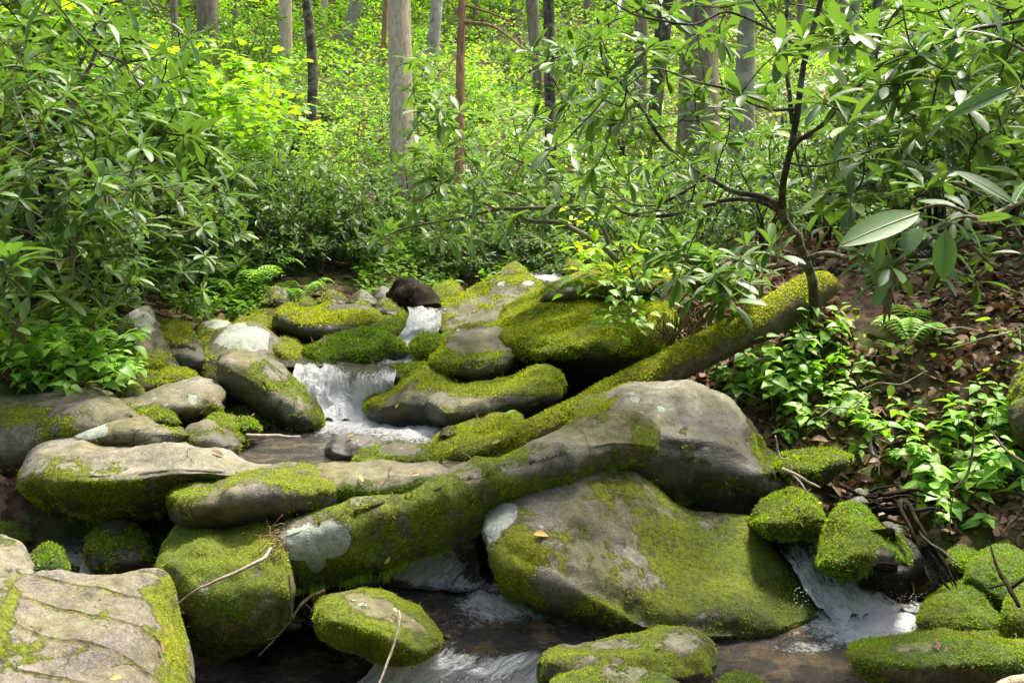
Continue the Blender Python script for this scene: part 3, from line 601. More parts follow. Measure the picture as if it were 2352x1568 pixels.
    if hang:
        r = np.random.default_rng(sd_ + 5); Bt = V[:, nv - 6:nv - 1].reshape(-1, 3); mb = mo[:, nv - 6:nv - 1].ravel(); Bt = Bt[(mb > .35) & (fbm(Bt / .05, 2, 77) > -.02)]
        if len(Bt):
            p = Bt[r.integers(0, len(Bt), hang)] + r.normal(0, .006, (hang, 3)) + [0, -.006, .004]; L = r.uniform(.005, .020, hang) * (.5 + 2.2 * np.clip(fbm(p / .09, 2, 78) + .25, 0, 1))
            tv = np.array([(-.05, 0, 0), (.05, 0, 0), (.035, .6, .02), (-.035, .6, -.02), (.01, 1, .0), (-.01, 1, 0)]); BV, BQ = inst((tv, np.array([(0, 1, 2, 3), (3, 2, 4, 5)])), basis(np.stack([r.normal(0, .15, hang), r.normal(-.1, .15, hang), -np.ones(hang)], 1), np.array([0, -1.0, .1])), L, p)
            mesh_obj('hanging_moss', BV, BQ, MOSS, o, smooth=False, attrs={'hue': np.full(hang * 6, float(np.mean(hue)) * .5)})['kind'] = 'stuff'
    ROCKS[key] = o
    return o
# ---- foreground
rock('R1', 'large pale bedded slab with mossy cracks in the bottom left corner',
     [(-120, 1360), (-60, 1318), (60, 1308), (200, 1316), (330, 1316), (375, 1325), (400, 1360), (415, 1440), (428, 1560), (432, 1650)],
     [(-120, 1360), (-130, 1500), (-100, 1720), (100, 1760), (300, 1750), (432, 1650)], 2.3, .62, .8, .3, mat=STRATA, moss=.12, hue=.8, upw=.05, chips=4, amp=.03, facet=.5,
     green=[(395, 1480, 34, 170, 1.0, -4), (360, 1360, 40, 28, .6), (12, 1420, 22, 70, .6, 15), (330, 1440, 60, 25, .35), (150, 1500, 120, 7, .5, -12), (250, 1525, 60, 8, .5)], fuzz=.9)
rock('R2', 'small whitish rock behind the bedded slab at the left edge of the photo', [(-60, 1250), (0, 1236), (35, 1242), (62, 1268), (74, 1312)], [(-60, 1250), (-70, 1400), (30, 1400), (74, 1312)], 2.9, .3, .5, .3, mat=PALE, moss=.0, fuzz=0, name='stone')
rock('R3', 'round green moss cushion rock beside the tiny fall at left', [(66, 1295), (78, 1260), (110, 1247), (140, 1260), (158, 1298)], [(66, 1295), (75, 1330), (120, 1338), (155, 1325), (158, 1298)], 3.15, .15, .5, .2, moss=.9, hue=.15, name='stone')
rock('R4', 'dark mossy rock with a bare pointed top in the left channel', [(196, 1260), (212, 1222), (250, 1194), (275, 1192), (310, 1208), (345, 1250), (347, 1275)], [(196, 1260), (205, 1305), (270, 1345), (335, 1335), (347, 1275)], 3.45, .25, .4, .3, mat=DARKR, moss=.62, hue=.35, bare=[(270, 1210, 35, 22)])
rock('R5', 'mossy lump rising from the left channel at the photo edge', [(-60, 1185), (0, 1168), (40, 1180), (66, 1212), (72, 1238)], [(-60, 1185), (-60, 1270), (20, 1275), (72, 1238)], 3.55, .25, .5, .3, moss=.85, hue=.4, name='stone')
rock('R6', 'tall mossy boulder touching the low end of the diagonal slab', [(352, 1310), (372, 1240), (410, 1195), (450, 1178), (510, 1184), (545, 1168), (580, 1162), (622, 1176), (642, 1215), (655, 1290)],
     [(352, 1310), (372, 1350), (400, 1385), (412, 1450), (480, 1500), (590, 1510), (650, 1430), (655, 1290)], 3.0, .5, .42, .35, moss=.78, upw=.25, hue=(.35, .6), bare=[(462, 1345, 30, 28), (575, 1172, 26, 9), (470, 1190, 20, 9), (430, 1430, 20, 60, .3)], amp=.06, wet_shade_z=0.0)
rock('R7', 'long diagonal slab with hanging moss and a mint lichen patch at its low end',
     [(626, 1290), (640, 1225), (700, 1194), (800, 1164), (900, 1133), (1000, 1103), (1100, 1073), (1200, 1046), (1290, 1008), (1350, 980), (1410, 967), (1470, 970), (1508, 992), (1514, 1035)],
     [(626, 1290), (640, 1338), (700, 1352), (790, 1325), (880, 1285), (980, 1252), (1080, 1225), (1180, 1185), (1290, 1130), (1400, 1085), (1480, 1070), (1514, 1035)], (3.1, 3.6), .26, [.12, .13, .13, .14, .18, .4, .45], .5, hang=2600, moss=.72, hue=(.45, .65), upw=-.1,
     bare=[(1350, 1015, 130, 60, 1.1), (930, 1210, 16, 30, .7), (1230, 1075, 80, 24, .7), (1440, 1040, 60, 30, .8)], lich=[(690, 1245, 55, 38, 1, -8), (760, 1240, 42, 38), (725, 1275, 22, 36)], green=[(1485, 1010, 30, 30, .8)], chips=0, amp=.02)
rock('R8', 'largest foreground boulder, its sloping face golden and green with moss, a white lichen corner',
     [(1108, 1225), (1112, 1180), (1140, 1145), (1180, 1110), (1220, 1085), (1270, 1070), (1330, 1067), (1400, 1080), (1455, 1090), (1500, 1120), (1540, 1150), (1600, 1178), (1660, 1185), (1735, 1184), (1790, 1245), (1850, 1320), (1900, 1375), (1938, 1420)],
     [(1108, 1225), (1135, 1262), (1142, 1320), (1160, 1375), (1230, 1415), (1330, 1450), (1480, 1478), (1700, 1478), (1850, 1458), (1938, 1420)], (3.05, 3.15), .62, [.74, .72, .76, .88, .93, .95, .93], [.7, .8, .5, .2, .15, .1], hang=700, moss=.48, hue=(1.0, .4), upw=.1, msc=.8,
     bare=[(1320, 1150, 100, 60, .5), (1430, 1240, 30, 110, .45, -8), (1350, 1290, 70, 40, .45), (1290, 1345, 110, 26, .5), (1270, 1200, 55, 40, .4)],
     green=[(1820, 1370, 120, 80, .9, 30), (1640, 1300, 150, 120, .35), (1200, 1320, 50, 80, .7), (1560, 1400, 160, 50, .4), (1170, 1130, 70, 14, .7, -40)], chips=5, lich=[(1150, 1185, 42, 28, 1, -35), (1130, 1215, 20, 30)], amp=.03, facet=.3, wet_shade_z=0.02)
rock('R9b', 'fluffy yellow green mossy rock with a bare grey strip on top in the lower stream', [(718, 1420), (728, 1388), (760, 1366), (820, 1357), (880, 1362), (940, 1385), (985, 1425), (1010, 1465), (1012, 1480)],
     [(718, 1420), (745, 1460), (800, 1490), (870, 1512), (950, 1520), (1012, 1480)], 2.85, .34, .5, .3, moss=.85, hue=.5, upw=.0, bare=[(860, 1392, 70, 24, 1.2, 22), (930, 1425, 50, 12, 1., 25)], amp=.025, fuzz=1.5)
rock('R10', 'low rock with a bare grey crown and moss skirts beside the bottom cascade', [(1236, 1528), (1270, 1498), (1330, 1482), (1400, 1470), (1470, 1458), (1530, 1445), (1595, 1455), (1635, 1485), (1645, 1515)],
     [(1236, 1528), (1250, 1575), (1400, 1600), (1530, 1595), (1610, 1570), (1645, 1515)], 2.72, .28, [.25, .3, .4, .5, .5], .3, moss=.5, hue=.5, bare=[(1560, 1475, 60, 28), (1400, 1478, 90, 14, .8)], green=[(1625, 1505, 25, 28, .8), (1500, 1510, 40, 25, .6)], amp=.03)
rock('R11', 'flat grey rock cut off by the bottom of the photo', [(1245, 1590), (1290, 1558), (1360, 1542), (1430, 1535), (1490, 1545), (1560, 1572), (1610, 1610)], [(1245, 1590), (1300, 1660), (1500, 1680), (1610, 1610)], 2.45, .2, .6, .2, mat=GREY, moss=.2, hue=.3, green=[(1320, 1555, 50, 12, .6)])
rock('R12', 'small moss knob awash at the bottom of the photo', [(1640, 1600), (1655, 1560), (1695, 1543), (1740, 1560), (1775, 1605)], [(1640, 1600), (1680, 1650), (1730, 1650), (1775, 1605)], 2.5, .15, .5, .2, moss=.85, hue=.3, name='stone')
rock('R13', 'long low green mossy rock in the lower right pool', [(1948, 1508), (1965, 1485), (2030, 1465), (2100, 1456), (2190, 1451), (2290, 1452), (2370, 1470), (2450, 1500)], [(1948, 1508), (1985, 1540), (2080, 1562), (2200, 1565), (2330, 1550), (2450, 1500)], 2.62, .4, .5, .2, moss=.72, hue=.3, bare=[(2110, 1490, 60, 18, .8), (2200, 1480, 60, 12, .5)], amp=.03)
rock('R14', 'green mossy dome at the right end of the white rapid', [(2106, 1425), (2125, 1380), (2170, 1345), (2215, 1327), (2245, 1328), (2280, 1355), (2305, 1405), (2322, 1450)], [(2106, 1425), (2120, 1455), (2210, 1475), (2322, 1450)], 2.95, .32, .6, .2, moss=.88, hue=.22, bare=[(2230, 1345, 18, 12, .5)])
rock('R15', 'green mossy rock above the dome at the right edge of the photo', [(2218, 1320), (2245, 1282), (2290, 1260), (2340, 1265), (2400, 1300), (2430, 1350)], [(2218, 1320), (2240, 1365), (2340, 1420), (2430, 1350)], 3.1, .3, .6, .2, moss=.9, hue=.2)
rock('R15b', 'mossy rock cut by the right edge beside the broken branch', [(2310, 1400), (2330, 1350), (2380, 1330), (2440, 1360)], [(2310, 1400), (2330, 1470), (2400, 1480), (2440, 1360)], 2.85, .25, .6, .2, moss=.85, hue=.2, name='stone')
rock('R16', 'steep green moss cone standing in the right rapid', [(1876, 1290), (1890, 1225), (1915, 1180), (1945, 1158), (1975, 1160), (2010, 1195), (2050, 1235), (2092, 1285), (2095, 1300)], [(1876, 1290), (1900, 1320), (1960, 1330), (1995, 1300), (2040, 1290), (2095, 1300)], 3.2, .34, .7, .3, hang=250, moss=.93, hue=.22, bare=[(2035, 1275, 28, 35, .9)])
rock('R17', 'oval green moss cushion between the big grey boulder and the moss cone', [(1722, 1200), (1745, 1160), (1790, 1138), (1840, 1127), (1878, 1140), (1892, 1180)], [(1722, 1200), (1760, 1232), (1830, 1242), (1880, 1225), (1892, 1180)], 3.45, .3, .5, .4, moss=.92, hue=.25)
rock('R18', 'dark dripping rock ledge behind the moss cone', [(1780, 1250), (1850, 1205), (1960, 1205), (2080, 1200), (2190, 1235), (2250, 1300), (2260, 1370)], [(1780, 1250), (1810, 1400), (1950, 1430), (2150, 1430), (2260, 1370)], 3.62, .3, .2, .3, mat=DARKR, moss=.05, hue=.2, fuzz=.3, wet_shade_z=1.0)
rock('R19', 'low green moss ledge under the leafy bank', [(1770, 1080), (1790, 1052), (1850, 1036), (1920, 1030), (1960, 1048)], [(1770, 1080), (1820, 1105), (1900, 1100), (1960, 1048)], 3.75, .25, .5, .3, moss=.92, hue=.35)
rock('R20', 'smooth dark green boulder cut by the right edge above the leafy plants', [(2322, 960), (2326, 885), (2350, 845), (2400, 830), (2460, 880)], [(2322, 960), (2345, 1015), (2420, 1030), (2460, 880)], 3.65, .3, .5, .3, mat=DARKR, moss=.45, hue=.3)
rock('R21b', 'small dark mossy stone between the dripping ledge and the right bank', [(2150, 1290), (2185, 1262), (2230, 1265), (2260, 1300)], [(2150, 1290), (2180, 1330), (2240, 1335), (2260, 1300)], 3.3, .2, .4, .3, mat=DARKR, moss=.6, hue=.15, name='stone')
rock('R22', 'small round grey stone in the seep above the moss cone', [(1945, 1150), (1955, 1130), (1975, 1122), (1998, 1136), (2006, 1155)], [(1945, 1150), (1975, 1172), (2006, 1155)], 3.55, .12, .5, .3, mat=GREY, moss=.1, name='stone')
# ---- left and centre
rock('R23', 'long flat pale topped slab bridging the left channel', [(42, 1115), (50, 1075), (85, 1040), (140, 1020), (220, 1010), (310, 1004), (390, 1004), (450, 1018), (520, 1040), (580, 1060), (650, 1074), (720, 1082), (800, 1085)],
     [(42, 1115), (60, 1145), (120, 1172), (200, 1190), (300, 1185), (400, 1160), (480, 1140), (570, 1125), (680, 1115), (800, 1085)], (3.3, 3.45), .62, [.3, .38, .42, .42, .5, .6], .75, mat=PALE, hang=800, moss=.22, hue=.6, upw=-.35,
     green=[(150, 1090, 90, 45, .8), (250, 1110, 70, 50, .6), (70, 1110, 30, 40, .8)], bare=[(450, 1030, 200, 22), (350, 1022, 250, 16)], amp=.018, wet_shade_z=0.32)
rock('R24', 'curved dark slab with a golden moss patch in front of the long pale slab', [(388, 1150), (395, 1132), (440, 1120), (490, 1112), (550, 1092), (620, 1075), (690, 1070), (740, 1082), (772, 1110), (780, 1140)],
     [(388, 1150), (398, 1200), (450, 1215), (560, 1215), (690, 1205), (765, 1185), (780, 1140)], 3.2, .34, .34, .6, mat=GREY, moss=.38, upw=.15, hue=.65, green=[(690, 1110, 75, 28, .7), (420, 1140, 50, 25, .6)], bare=[(570, 1130, 70, 14, .7), (520, 1160, 80, 14, .6)], amp=.03, wet_shade_z=0.31)
rock('R25', 'flat wet slab with a dark moss front beside the middle pool', [(690, 1100), (720, 1082), (800, 1068), (880, 1062), (960, 1066), (1015, 1076), (1040, 1098), (1042, 1110)], [(690, 1100), (740, 1170), (860, 1200), (960, 1160), (1042, 1110)], 3.3, .35, .3, .3, mat=GREY, moss=.55, hue=.2, upw=-.7, green=[(880, 1130, 140, 35, .5)], bare=[(860, 1078, 160, 14)], amp=.015)
rock('R26', 'oblong dark stone with moss sides in the middle pool', [(806, 1068), (830, 1042), (870, 1025), (920, 1018), (970, 1020), (1005, 1034), (1014, 1062)], [(806, 1068), (860, 1092), (960, 1092), (1014, 1062)], 3.62, .22, .4, .3, mat=GREY, moss=.5, hue=.35, bare=[(930, 1030, 60, 14)], name='stone')
rock('R27', 'bare purple grey stone in the middle pool', [(748, 1038), (762, 1014), (800, 1001), (845, 1002), (880, 1024), (884, 1034)], [(748, 1038), (810, 1056), (884, 1034)], 3.88, .2, .55, .2, mat=PURP, moss=-.3, fuzz=0, facet=1., name='stone')
rock('R28', 'huge flat topped slab at the left edge behind the left channel', [(-120, 915), (-40, 905), (60, 898), (150, 896), (215, 900), (260, 918), (300, 945), (330, 965)], [(-120, 915), (-140, 1080), (-60, 1170), (20, 1160), (80, 1090), (180, 1040), (330, 965)], 3.75, .6, .35, .6, mat=GREY, moss=.3, hue=.75, upw=0, green=[(60, 950, 110, 26, .5), (150, 1010, 110, 26, .4)], bare=[(130, 910, 160, 22)], amp=.02, wet_shade_z=0.4)
rock('R28b', 'flat grey slab with white lichen spots and a blunt raised right end', [(235, 935), (270, 917), (340, 902), (410, 885), (465, 873), (496, 878), (510, 900), (508, 925)], [(235, 935), (300, 975), (380, 985), (450, 985), (500, 955), (508, 925)], 4.05, .4, .4, .8, mat=PALE, moss=.3, hue=.5, upw=-.2, lich=[(440, 910, 12, 7), (378, 925, 9, 6), (445, 925, 8, 5)], bare=[(380, 900, 130, 14)], amp=.02)
rock('R29', 'hump backed rock with pale green lichen on its left end', [(125, 1035), (150, 1000), (190, 975), (240, 956), (285, 950), (325, 955), (370, 972), (415, 985), (438, 1000)], [(125, 1035), (200, 1055), (350, 1050), (438, 1000)], 3.72, .34, .3, .3, moss=.4, hue=.75, upw=.1, bare=[(290, 965, 60, 12)], lich=[(205, 985, 40, 26, .9)], amp=.03)
rock('R30', 'brown mossy stone right of the hump backed rock', [(415, 1020), (430, 985), (460, 968), (485, 964), (520, 985), (548, 1008), (552, 1030)], [(415, 1020), (450, 1050), (510, 1055), (552, 1030)], 3.8, .25, .45, .3, moss=.42, upw=.1, hue=.75, bare=[(460, 972, 26, 10), (530, 1010, 18, 20)], name='stone')
rock('R31', 'small mossy rock wedged below the spotted slab', [(295, 965), (330, 938), (370, 930), (400, 945), (420, 975)], [(295, 965), (350, 1000), (420, 975)], 3.92, .2, .4, .3, moss=.5, hue=.6, name='stone')
rock('R32', 'golden mossy rock under the blunt end of the spotted slab', [(468, 965), (485, 945), (515, 948), (548, 975), (568, 1010), (572, 1022)], [(468, 965), (500, 1020), (540, 1040), (572, 1022)], 4.0, .25, .5, .3, moss=.7, hue=.6, name='stone')
rock('R33', 'bright green moss tuft at the foot of the tilted boulder', [(530, 980), (545, 962), (575, 960), (598, 982), (600, 990)], [(530, 980), (560, 1000), (600, 990)], 4.1, .12, .5, .3, moss=1.0, hue=.35, name='stone')
rock('R34', 'tilted olive boulder leaning towards the broad fall', [(503, 850), (510, 820), (535, 806), (575, 811), (615, 826), (650, 850), (690, 890), (720, 930), (745, 972), (752, 985)], [(503, 850), (508, 880), (530, 915), (580, 950), (620, 985), (670, 1000), (720, 1000), (752, 985)], 4.3, .42, [.3, .33, .38, .45, .6], .7, moss=.38, upw=.2, hue=.5, bare=[(545, 822, 40, 16), (620, 860, 45, 20, .4), (580, 915, 60, 20, .8)], green=[(735, 965, 24, 30, .6), (590, 872, 45, 14, .5, 25)], amp=.02, fuzz=.6, wet_shade_z=0.45)
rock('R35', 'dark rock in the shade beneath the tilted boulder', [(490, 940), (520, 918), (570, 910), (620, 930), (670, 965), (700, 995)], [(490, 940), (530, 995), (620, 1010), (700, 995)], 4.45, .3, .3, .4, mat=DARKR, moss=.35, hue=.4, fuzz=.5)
rock('R36', 'rounded boulder capped with a broad white lichen disc', [(460, 850), (468, 810), (500, 772), (545, 748), (590, 750), (625, 770), (655, 800), (676, 830), (684, 865), (684, 880)], [(460, 850), (462, 890), (500, 940), (580, 960), (660, 940), (684, 880)], 4.85, .5, .5, .35, mat=GREY, moss=.12, upw=0, hue=.75, green=[(480, 850, 26, 60, .7), (660, 850, 18, 30, .7), (520, 900, 40, 40, .5)], lich=[(560, 778, 60, 34, 1.)], amp=.02, fuzz=.5, wet_shade_z=0.62)
rock('R37', 'golden mossy boulder shouldering the broad fall on its left', [(615, 800), (645, 776), (682, 780), (705, 800), (715, 835), (714, 860)], [(615, 800), (640, 890), (690, 905), (714, 860)], 5.1, .35, .4, .4, moss=.45, hue=.75, lich=[(699, 845, 6, 18)], amp=.02, fuzz=.5)
rock('R38', 'square shouldered block with a bright golden moss top and black underside', [(632, 725), (642, 708), (690, 702), (760, 700), (830, 700), (862, 705), (876, 722), (874, 742)], [(632, 725), (634, 758), (670, 785), (740, 790), (820, 770), (874, 742)], 5.35, .6, [.45, .5, .7, .8, .8], [.9, .8, .6, .5], mat=DARKR, moss=.5, hue=.95, bare=[(800, 706, 70, 8), (740, 772, 150, 24, 1.6), (650, 750, 24, 26, 1.2)], green=[(770, 735, 110, 22, .8)], amp=.02, wet_shade_z=0.76)  # dark stone and raised dark line put the underside shade into the colour
rock('R39', 'bright green wet mossy ledge beside the upper cascade', [(692, 815), (715, 790), (770, 770), (830, 758), (890, 756), (925, 775), (935, 815)], [(692, 815), (705, 845), (800, 855), (935, 815)], 4.95, .5, .6, .2, mat=DARKR, moss=.6, hue=.15, green=[(860, 790, 60, 28, .7), (780, 805, 60, 20, .5)], bare=[(730, 780, 25, 10), (900, 820, 25, 16)], fuzz=.7)
rock('R39b', 'green mossy ledge behind the wet ledge at the head of the upper cascade', [(800, 765), (840, 742), (890, 724), (940, 722), (968, 732), (978, 748)], [(800, 765), (870, 790), (940, 780), (978, 748)], 5.35, .45, .6, .2, moss=.65, hue=.4, bare=[(830, 762, 30, 10)], fuzz=.7)
rock('R40', 'small dark green rock right of the upper cascade', [(943, 810), (950, 782), (972, 765), (1000, 768), (1020, 790), (1022, 815)], [(943, 810), (955, 838), (1000, 842), (1022, 815)], 5.0, .2, .5, .3, mat=DARKR, moss=.65, hue=.25, name='stone')
rock('R41', 'block with a bare grey top rimmed by golden moss', [(985, 830), (995, 800), (1025, 770), (1070, 752), (1120, 745), (1160, 740), (1182, 755), (1192, 790), (1190, 830)], [(985, 830), (1010, 865), (1070, 890), (1140, 895), (1190, 830)], 4.7, .62, [.6, .62, .6, .5, .45], .45, mat=GREY, hang=200, moss=.55, hue=.75, bare=[(1105, 785, 78, 34, 1.6, -10)], green=[(1080, 820, 90, 10, .7, -8), (1010, 800, 20, 30, .6)], amp=.015, wet_shade_z=0.6)
rock('R42', 'broad golden mossy boulder behind the grey topped block', [(990, 745), (1000, 712), (1040, 685), (1085, 668), (1130, 648), (1180, 638), (1225, 645), (1248, 672), (1250, 700)], [(990, 745), (1005, 780), (1080, 820), (1180, 800), (1250, 700)], 5.5, .9, [.85, .75, .75, .8], .2, moss=.42, hue=.85, bare=[(1180, 668, 50, 12, .8), (1100, 720, 70, 16, .7), (1020, 770, 30, 14, .8), (1140, 690, 60, 14, .5), (1050, 740, 30, 20, .4)], lich=[(1150, 652, 12, 5), (1215, 650, 14, 5)], amp=.045)
rock('R43', 'massive overhanging boulder with a thick golden moss mane on the right', [(1142, 775), (1150, 745), (1185, 715), (1210, 690), (1250, 674), (1310, 664), (1380, 650), (1440, 650), (1500, 670), (1540, 720), (1555, 790)], [(1142, 775), (1165, 800), (1185, 840), (1240, 880), (1350, 900), (1480, 900), (1555, 790)], 4.6, .95, [.75, .68, .6, .58, .6], .8, hang=1800, moss=.78, hue=.85, bare=[(1210, 700, 40, 14, .8, -30), (1350, 870, 220, 40, 1.)], green=[(1330, 750, 160, 50, .4), (1450, 780, 70, 40, .3)], amp=.025, mat=DARKR, fuzz=1.3, wet_shade_z=0.68)  # dark stone below the mane paints in the shade of the cavity
rock('R43b', 'pale cracked slab edge lying on the massive mossy boulder', [(1238, 690), (1262, 664), (1300, 640), (1360, 618), (1430, 604), (1500, 612), (1540, 640)], [(1238, 690), (1290, 686), (1350, 682), (1450, 690), (1540, 640)], 5.1, .6, .7, .2, mat=PALE, moss=.52, hue=.8, bare=[(1290, 672, 60, 14, 1., -15)], amp=.02)
rock('R44', 'wedge shaped rock right of the broad fall, golden on its right slope', [(836, 940), (850, 915), (885, 890), (930, 858), (975, 835), (1005, 842), (1040, 862), (1076, 884), (1085, 905)], [(836, 940), (855, 962), (940, 980), (1040, 975), (1085, 905)], 4.45, .5, [.3, .35, .5, .7, .7], .3, mat=DARKR, moss=.42, hue=.8, green=[(1010, 870, 70, 22, .8, 30), (895, 890, 50, 12, .7, -38), (860, 935, 22, 14, .6)], bare=[(930, 930, 60, 30, .7)], amp=.02, wet_shade_z=0.46)
rock('R44b', 'small green mossy ledge tucked behind the wedge shaped rock', [(885, 870), (900, 845), (935, 835), (975, 838), (985, 855)], [(885, 870), (910, 885), (985, 855)], 4.75, .2, .5, .3, moss=.7, hue=.45, name='stone')
rock('R45', 'saddle shaped grey rock with golden moss on its raised right end', [(976, 935), (985, 910), (1020, 893), (1075, 884), (1130, 882), (1180, 868), (1220, 852), (1252, 846), (1280, 858), (1292, 885), (1290, 912)], [(976, 935), (1000, 970), (1050, 990), (1120, 970), (1210, 950), (1290, 912)], 4.25, .42, [.5, .45, .4, .5, .6], .6, mat=GREY, moss=.38, hue=.75, green=[(1240, 875, 50, 30, .8), (1100, 895, 60, 12, .5)], bare=[(1120, 925, 110, 16, .9), (1000, 930, 22, 30, .9)], amp=.02, wet_shade_z=0.43)
rock('R46', 'flat brilliant yellow green mossy rock at the foot of the mossy log', [(982, 1040), (1005, 1010), (1050, 982), (1100, 964), (1155, 951), (1195, 955), (1205, 975), (1200, 985)], [(982, 1040), (1050, 1062), (1130, 1040), (1200, 985)], 3.85, .45, .75, .2, moss=.95, hue=.75, amp=.03)
rock('R47', 'small dark stone in the froth left of the yellow green rock', [(1008, 1000), (1020, 982), (1045, 980), (1062, 995)], [(1008, 1000), (1035, 1012), (1062, 995)], 4.1, .1, .5, .2, mat=DARKR, moss=.2, name='stone')
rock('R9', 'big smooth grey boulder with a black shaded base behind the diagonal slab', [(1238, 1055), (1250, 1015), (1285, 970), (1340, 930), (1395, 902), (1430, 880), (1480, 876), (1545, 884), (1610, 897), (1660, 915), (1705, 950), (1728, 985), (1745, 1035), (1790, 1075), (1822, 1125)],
     [(1238, 1055), (1290, 1130), (1400, 1200), (1560, 1240), (1700, 1230), (1790, 1190), (1822, 1125)], (3.72, 3.72), .5, [.6, .42, .35, .3, .35], .75, mat=PALE, hang=500, moss=.12, hue=(.8, .4), upw=-.1, green=[(1310, 980, 85, 60, 1.5, -40), (1765, 1060, 26, 70, .9, -28), (1700, 1150, 80, 40, .3)], chips=2, amp=.025, wet_shade_z=.50)
rock('R48', 'grey boulder with a pale lichen cap in the undergrowth at left', [(255, 860), (262, 800), (285, 740), (312, 706), (335, 706), (355, 735), (390, 780), (410, 825), (415, 860)], [(255, 860), (290, 895), (370, 900), (415, 860)], 4.7, .5, .7, .2, mat=GREY, moss=.15, upw=.1, hue=.75, green=[(340, 830, 70, 40, .7)], lich=[(325, 738, 30, 24, 1., 40)], amp=.02, fuzz=.6)
rock('R49', 'low brown mossy rock nearest the lichen capped boulder', [(345, 875), (365, 852), (400, 843), (440, 850), (460, 872), (462, 885)], [(345, 875), (400, 905), (462, 885)], 4.55, .25, .5, .3, moss=.5, hue=.85, name='stone')
rock('R50', 'mossy stone behind the flat topped left slab', [(262, 885), (290, 858), (330, 850), (375, 862), (395, 885)], [(262, 885), (330, 915), (395, 885)], 4.45, .25, .5, .3, moss=.48, hue=.6, name='stone')
rock('R51', 'small bare grey stone among the leafy plants at left', [(262, 915), (280, 885), (300, 876), (325, 890), (342, 912)], [(262, 915), (300, 930), (342, 912)], 4.25, .18, .5, .3, mat=GREY, moss=.05, name='stone')
rock('R52', 'golden boulder with a round lichen patch left of the white lichen disc', [(445, 785), (455, 750), (485, 733), (515, 735), (535, 750), (545, 800)], [(445, 785), (460, 850), (510, 860), (545, 800)], 5.3, .35, .4, .4, moss=.5, hue=.8, lich=[(495, 744, 30, 10)], fuzz=.6)
rock('R53', 'low olive rock left of the square shouldered block', [(515, 765), (550, 738), (600, 721), (630, 740), (650, 780)], [(515, 765), (570, 800), (650, 780)], 5.5, .35, .6, .3, moss=.55, hue=.8, fuzz=.6)
rock('R54', 'flat brown rock behind the low olive rock', [(565, 725), (590, 708), (640, 705), (655, 725)], [(565, 725), (610, 745), (655, 725)], 5.8, .3, .6, .3, moss=.3, hue=.8, fuzz=.4, name='stone')
rock('R60', 'mossy rock beside the thin left trickle', [(350, 780), (365, 745), (400, 730), (440, 760), (450, 800)], [(350, 780), (390, 830), (450, 800)], 5.0, .35, .5, .3, moss=.6, hue=.7, fuzz=.6)
rock('R60b', 'dark wet rock at the head of the thin left trickle', [(385, 815), (400, 785), (440, 778), (465, 800), (468, 830)], [(385, 815), (420, 880), (465, 860), (468, 830)], 4.95, .25, .4, .4, mat=DARKR, moss=.1, fuzz=0)
rock('R60c', 'golden mossy hump under the left undergrowth', [(420, 765), (435, 738), (462, 728), (482, 745), (480, 775)], [(420, 765), (450, 790), (480, 775)], 5.6, .25, .5, .3, moss=.65, hue=.9, fuzz=.5, name='stone')
for i, (x0, x1, y0, y1, d, m, mo, lab) in enumerate([(600, 664, 658, 712, 5.95, GREY, .4, 'mossy grey stone on the far left of the row behind the square block'), (728, 800, 664, 708, 6.0, GREY, .3, 'dark speckled stone in the row behind the square block'),
        (798, 868, 666, 708, 5.95, PALE, .0, 'pale pointed stone in the row behind the square block'), (856, 905, 660, 700, 6.15, PURP, -.2, 'flat blue grey stone behind the pale pointed stone'), (858, 925, 682, 735, 5.75, PALE, .2, 'pale stone against the black stump'),
        (670, 735, 682, 718, 5.9, GREY, .5, 'mossy stone under a fern tuft behind the square block'), (975, 1075, 645, 720, 6.2, GREY, .75, 'leaning golden mossy rock right of the black stump'), (1138, 1222, 603, 655, 7.3, GREY, .45, 'brown pointed rock farthest up the stream'),
        (880, 960, 700, 735, 5.8, DARKR, .6, 'small dark mossy rock at the lip of the upper cascade'), (960, 1010, 700, 735, 6.2, GREY, .7, 'small mossy stone right of the cascade lip'),
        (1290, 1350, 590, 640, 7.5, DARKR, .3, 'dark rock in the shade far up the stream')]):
    w = x1 - x0; h = y1 - y0; j = np.random.default_rng(50 + i).uniform(-.08, .08, 8)
    rock('F%d' % i, lab, [(x0, y1 - .3 * h), (x0 + (.15 + j[0]) * w, y0 + (.35 + j[1]) * h), (x0 + (.45 + j[2] * 2) * w, y0), (x0 + (.75 + j[3]) * w, y0 + (.2 + j[4]) * h), (x1, y1 - .25 * h)],
         [(x0, y1 - .3 * h), (x0 + .3 * w, y1 + 4), (x0 + .7 * w, y1 + 4), (x1, y1 - .25 * h)], d, .3, .5, .3, mat=m, moss=mo, hue=.7, name='stone', fuzz=.5, facet=.5)
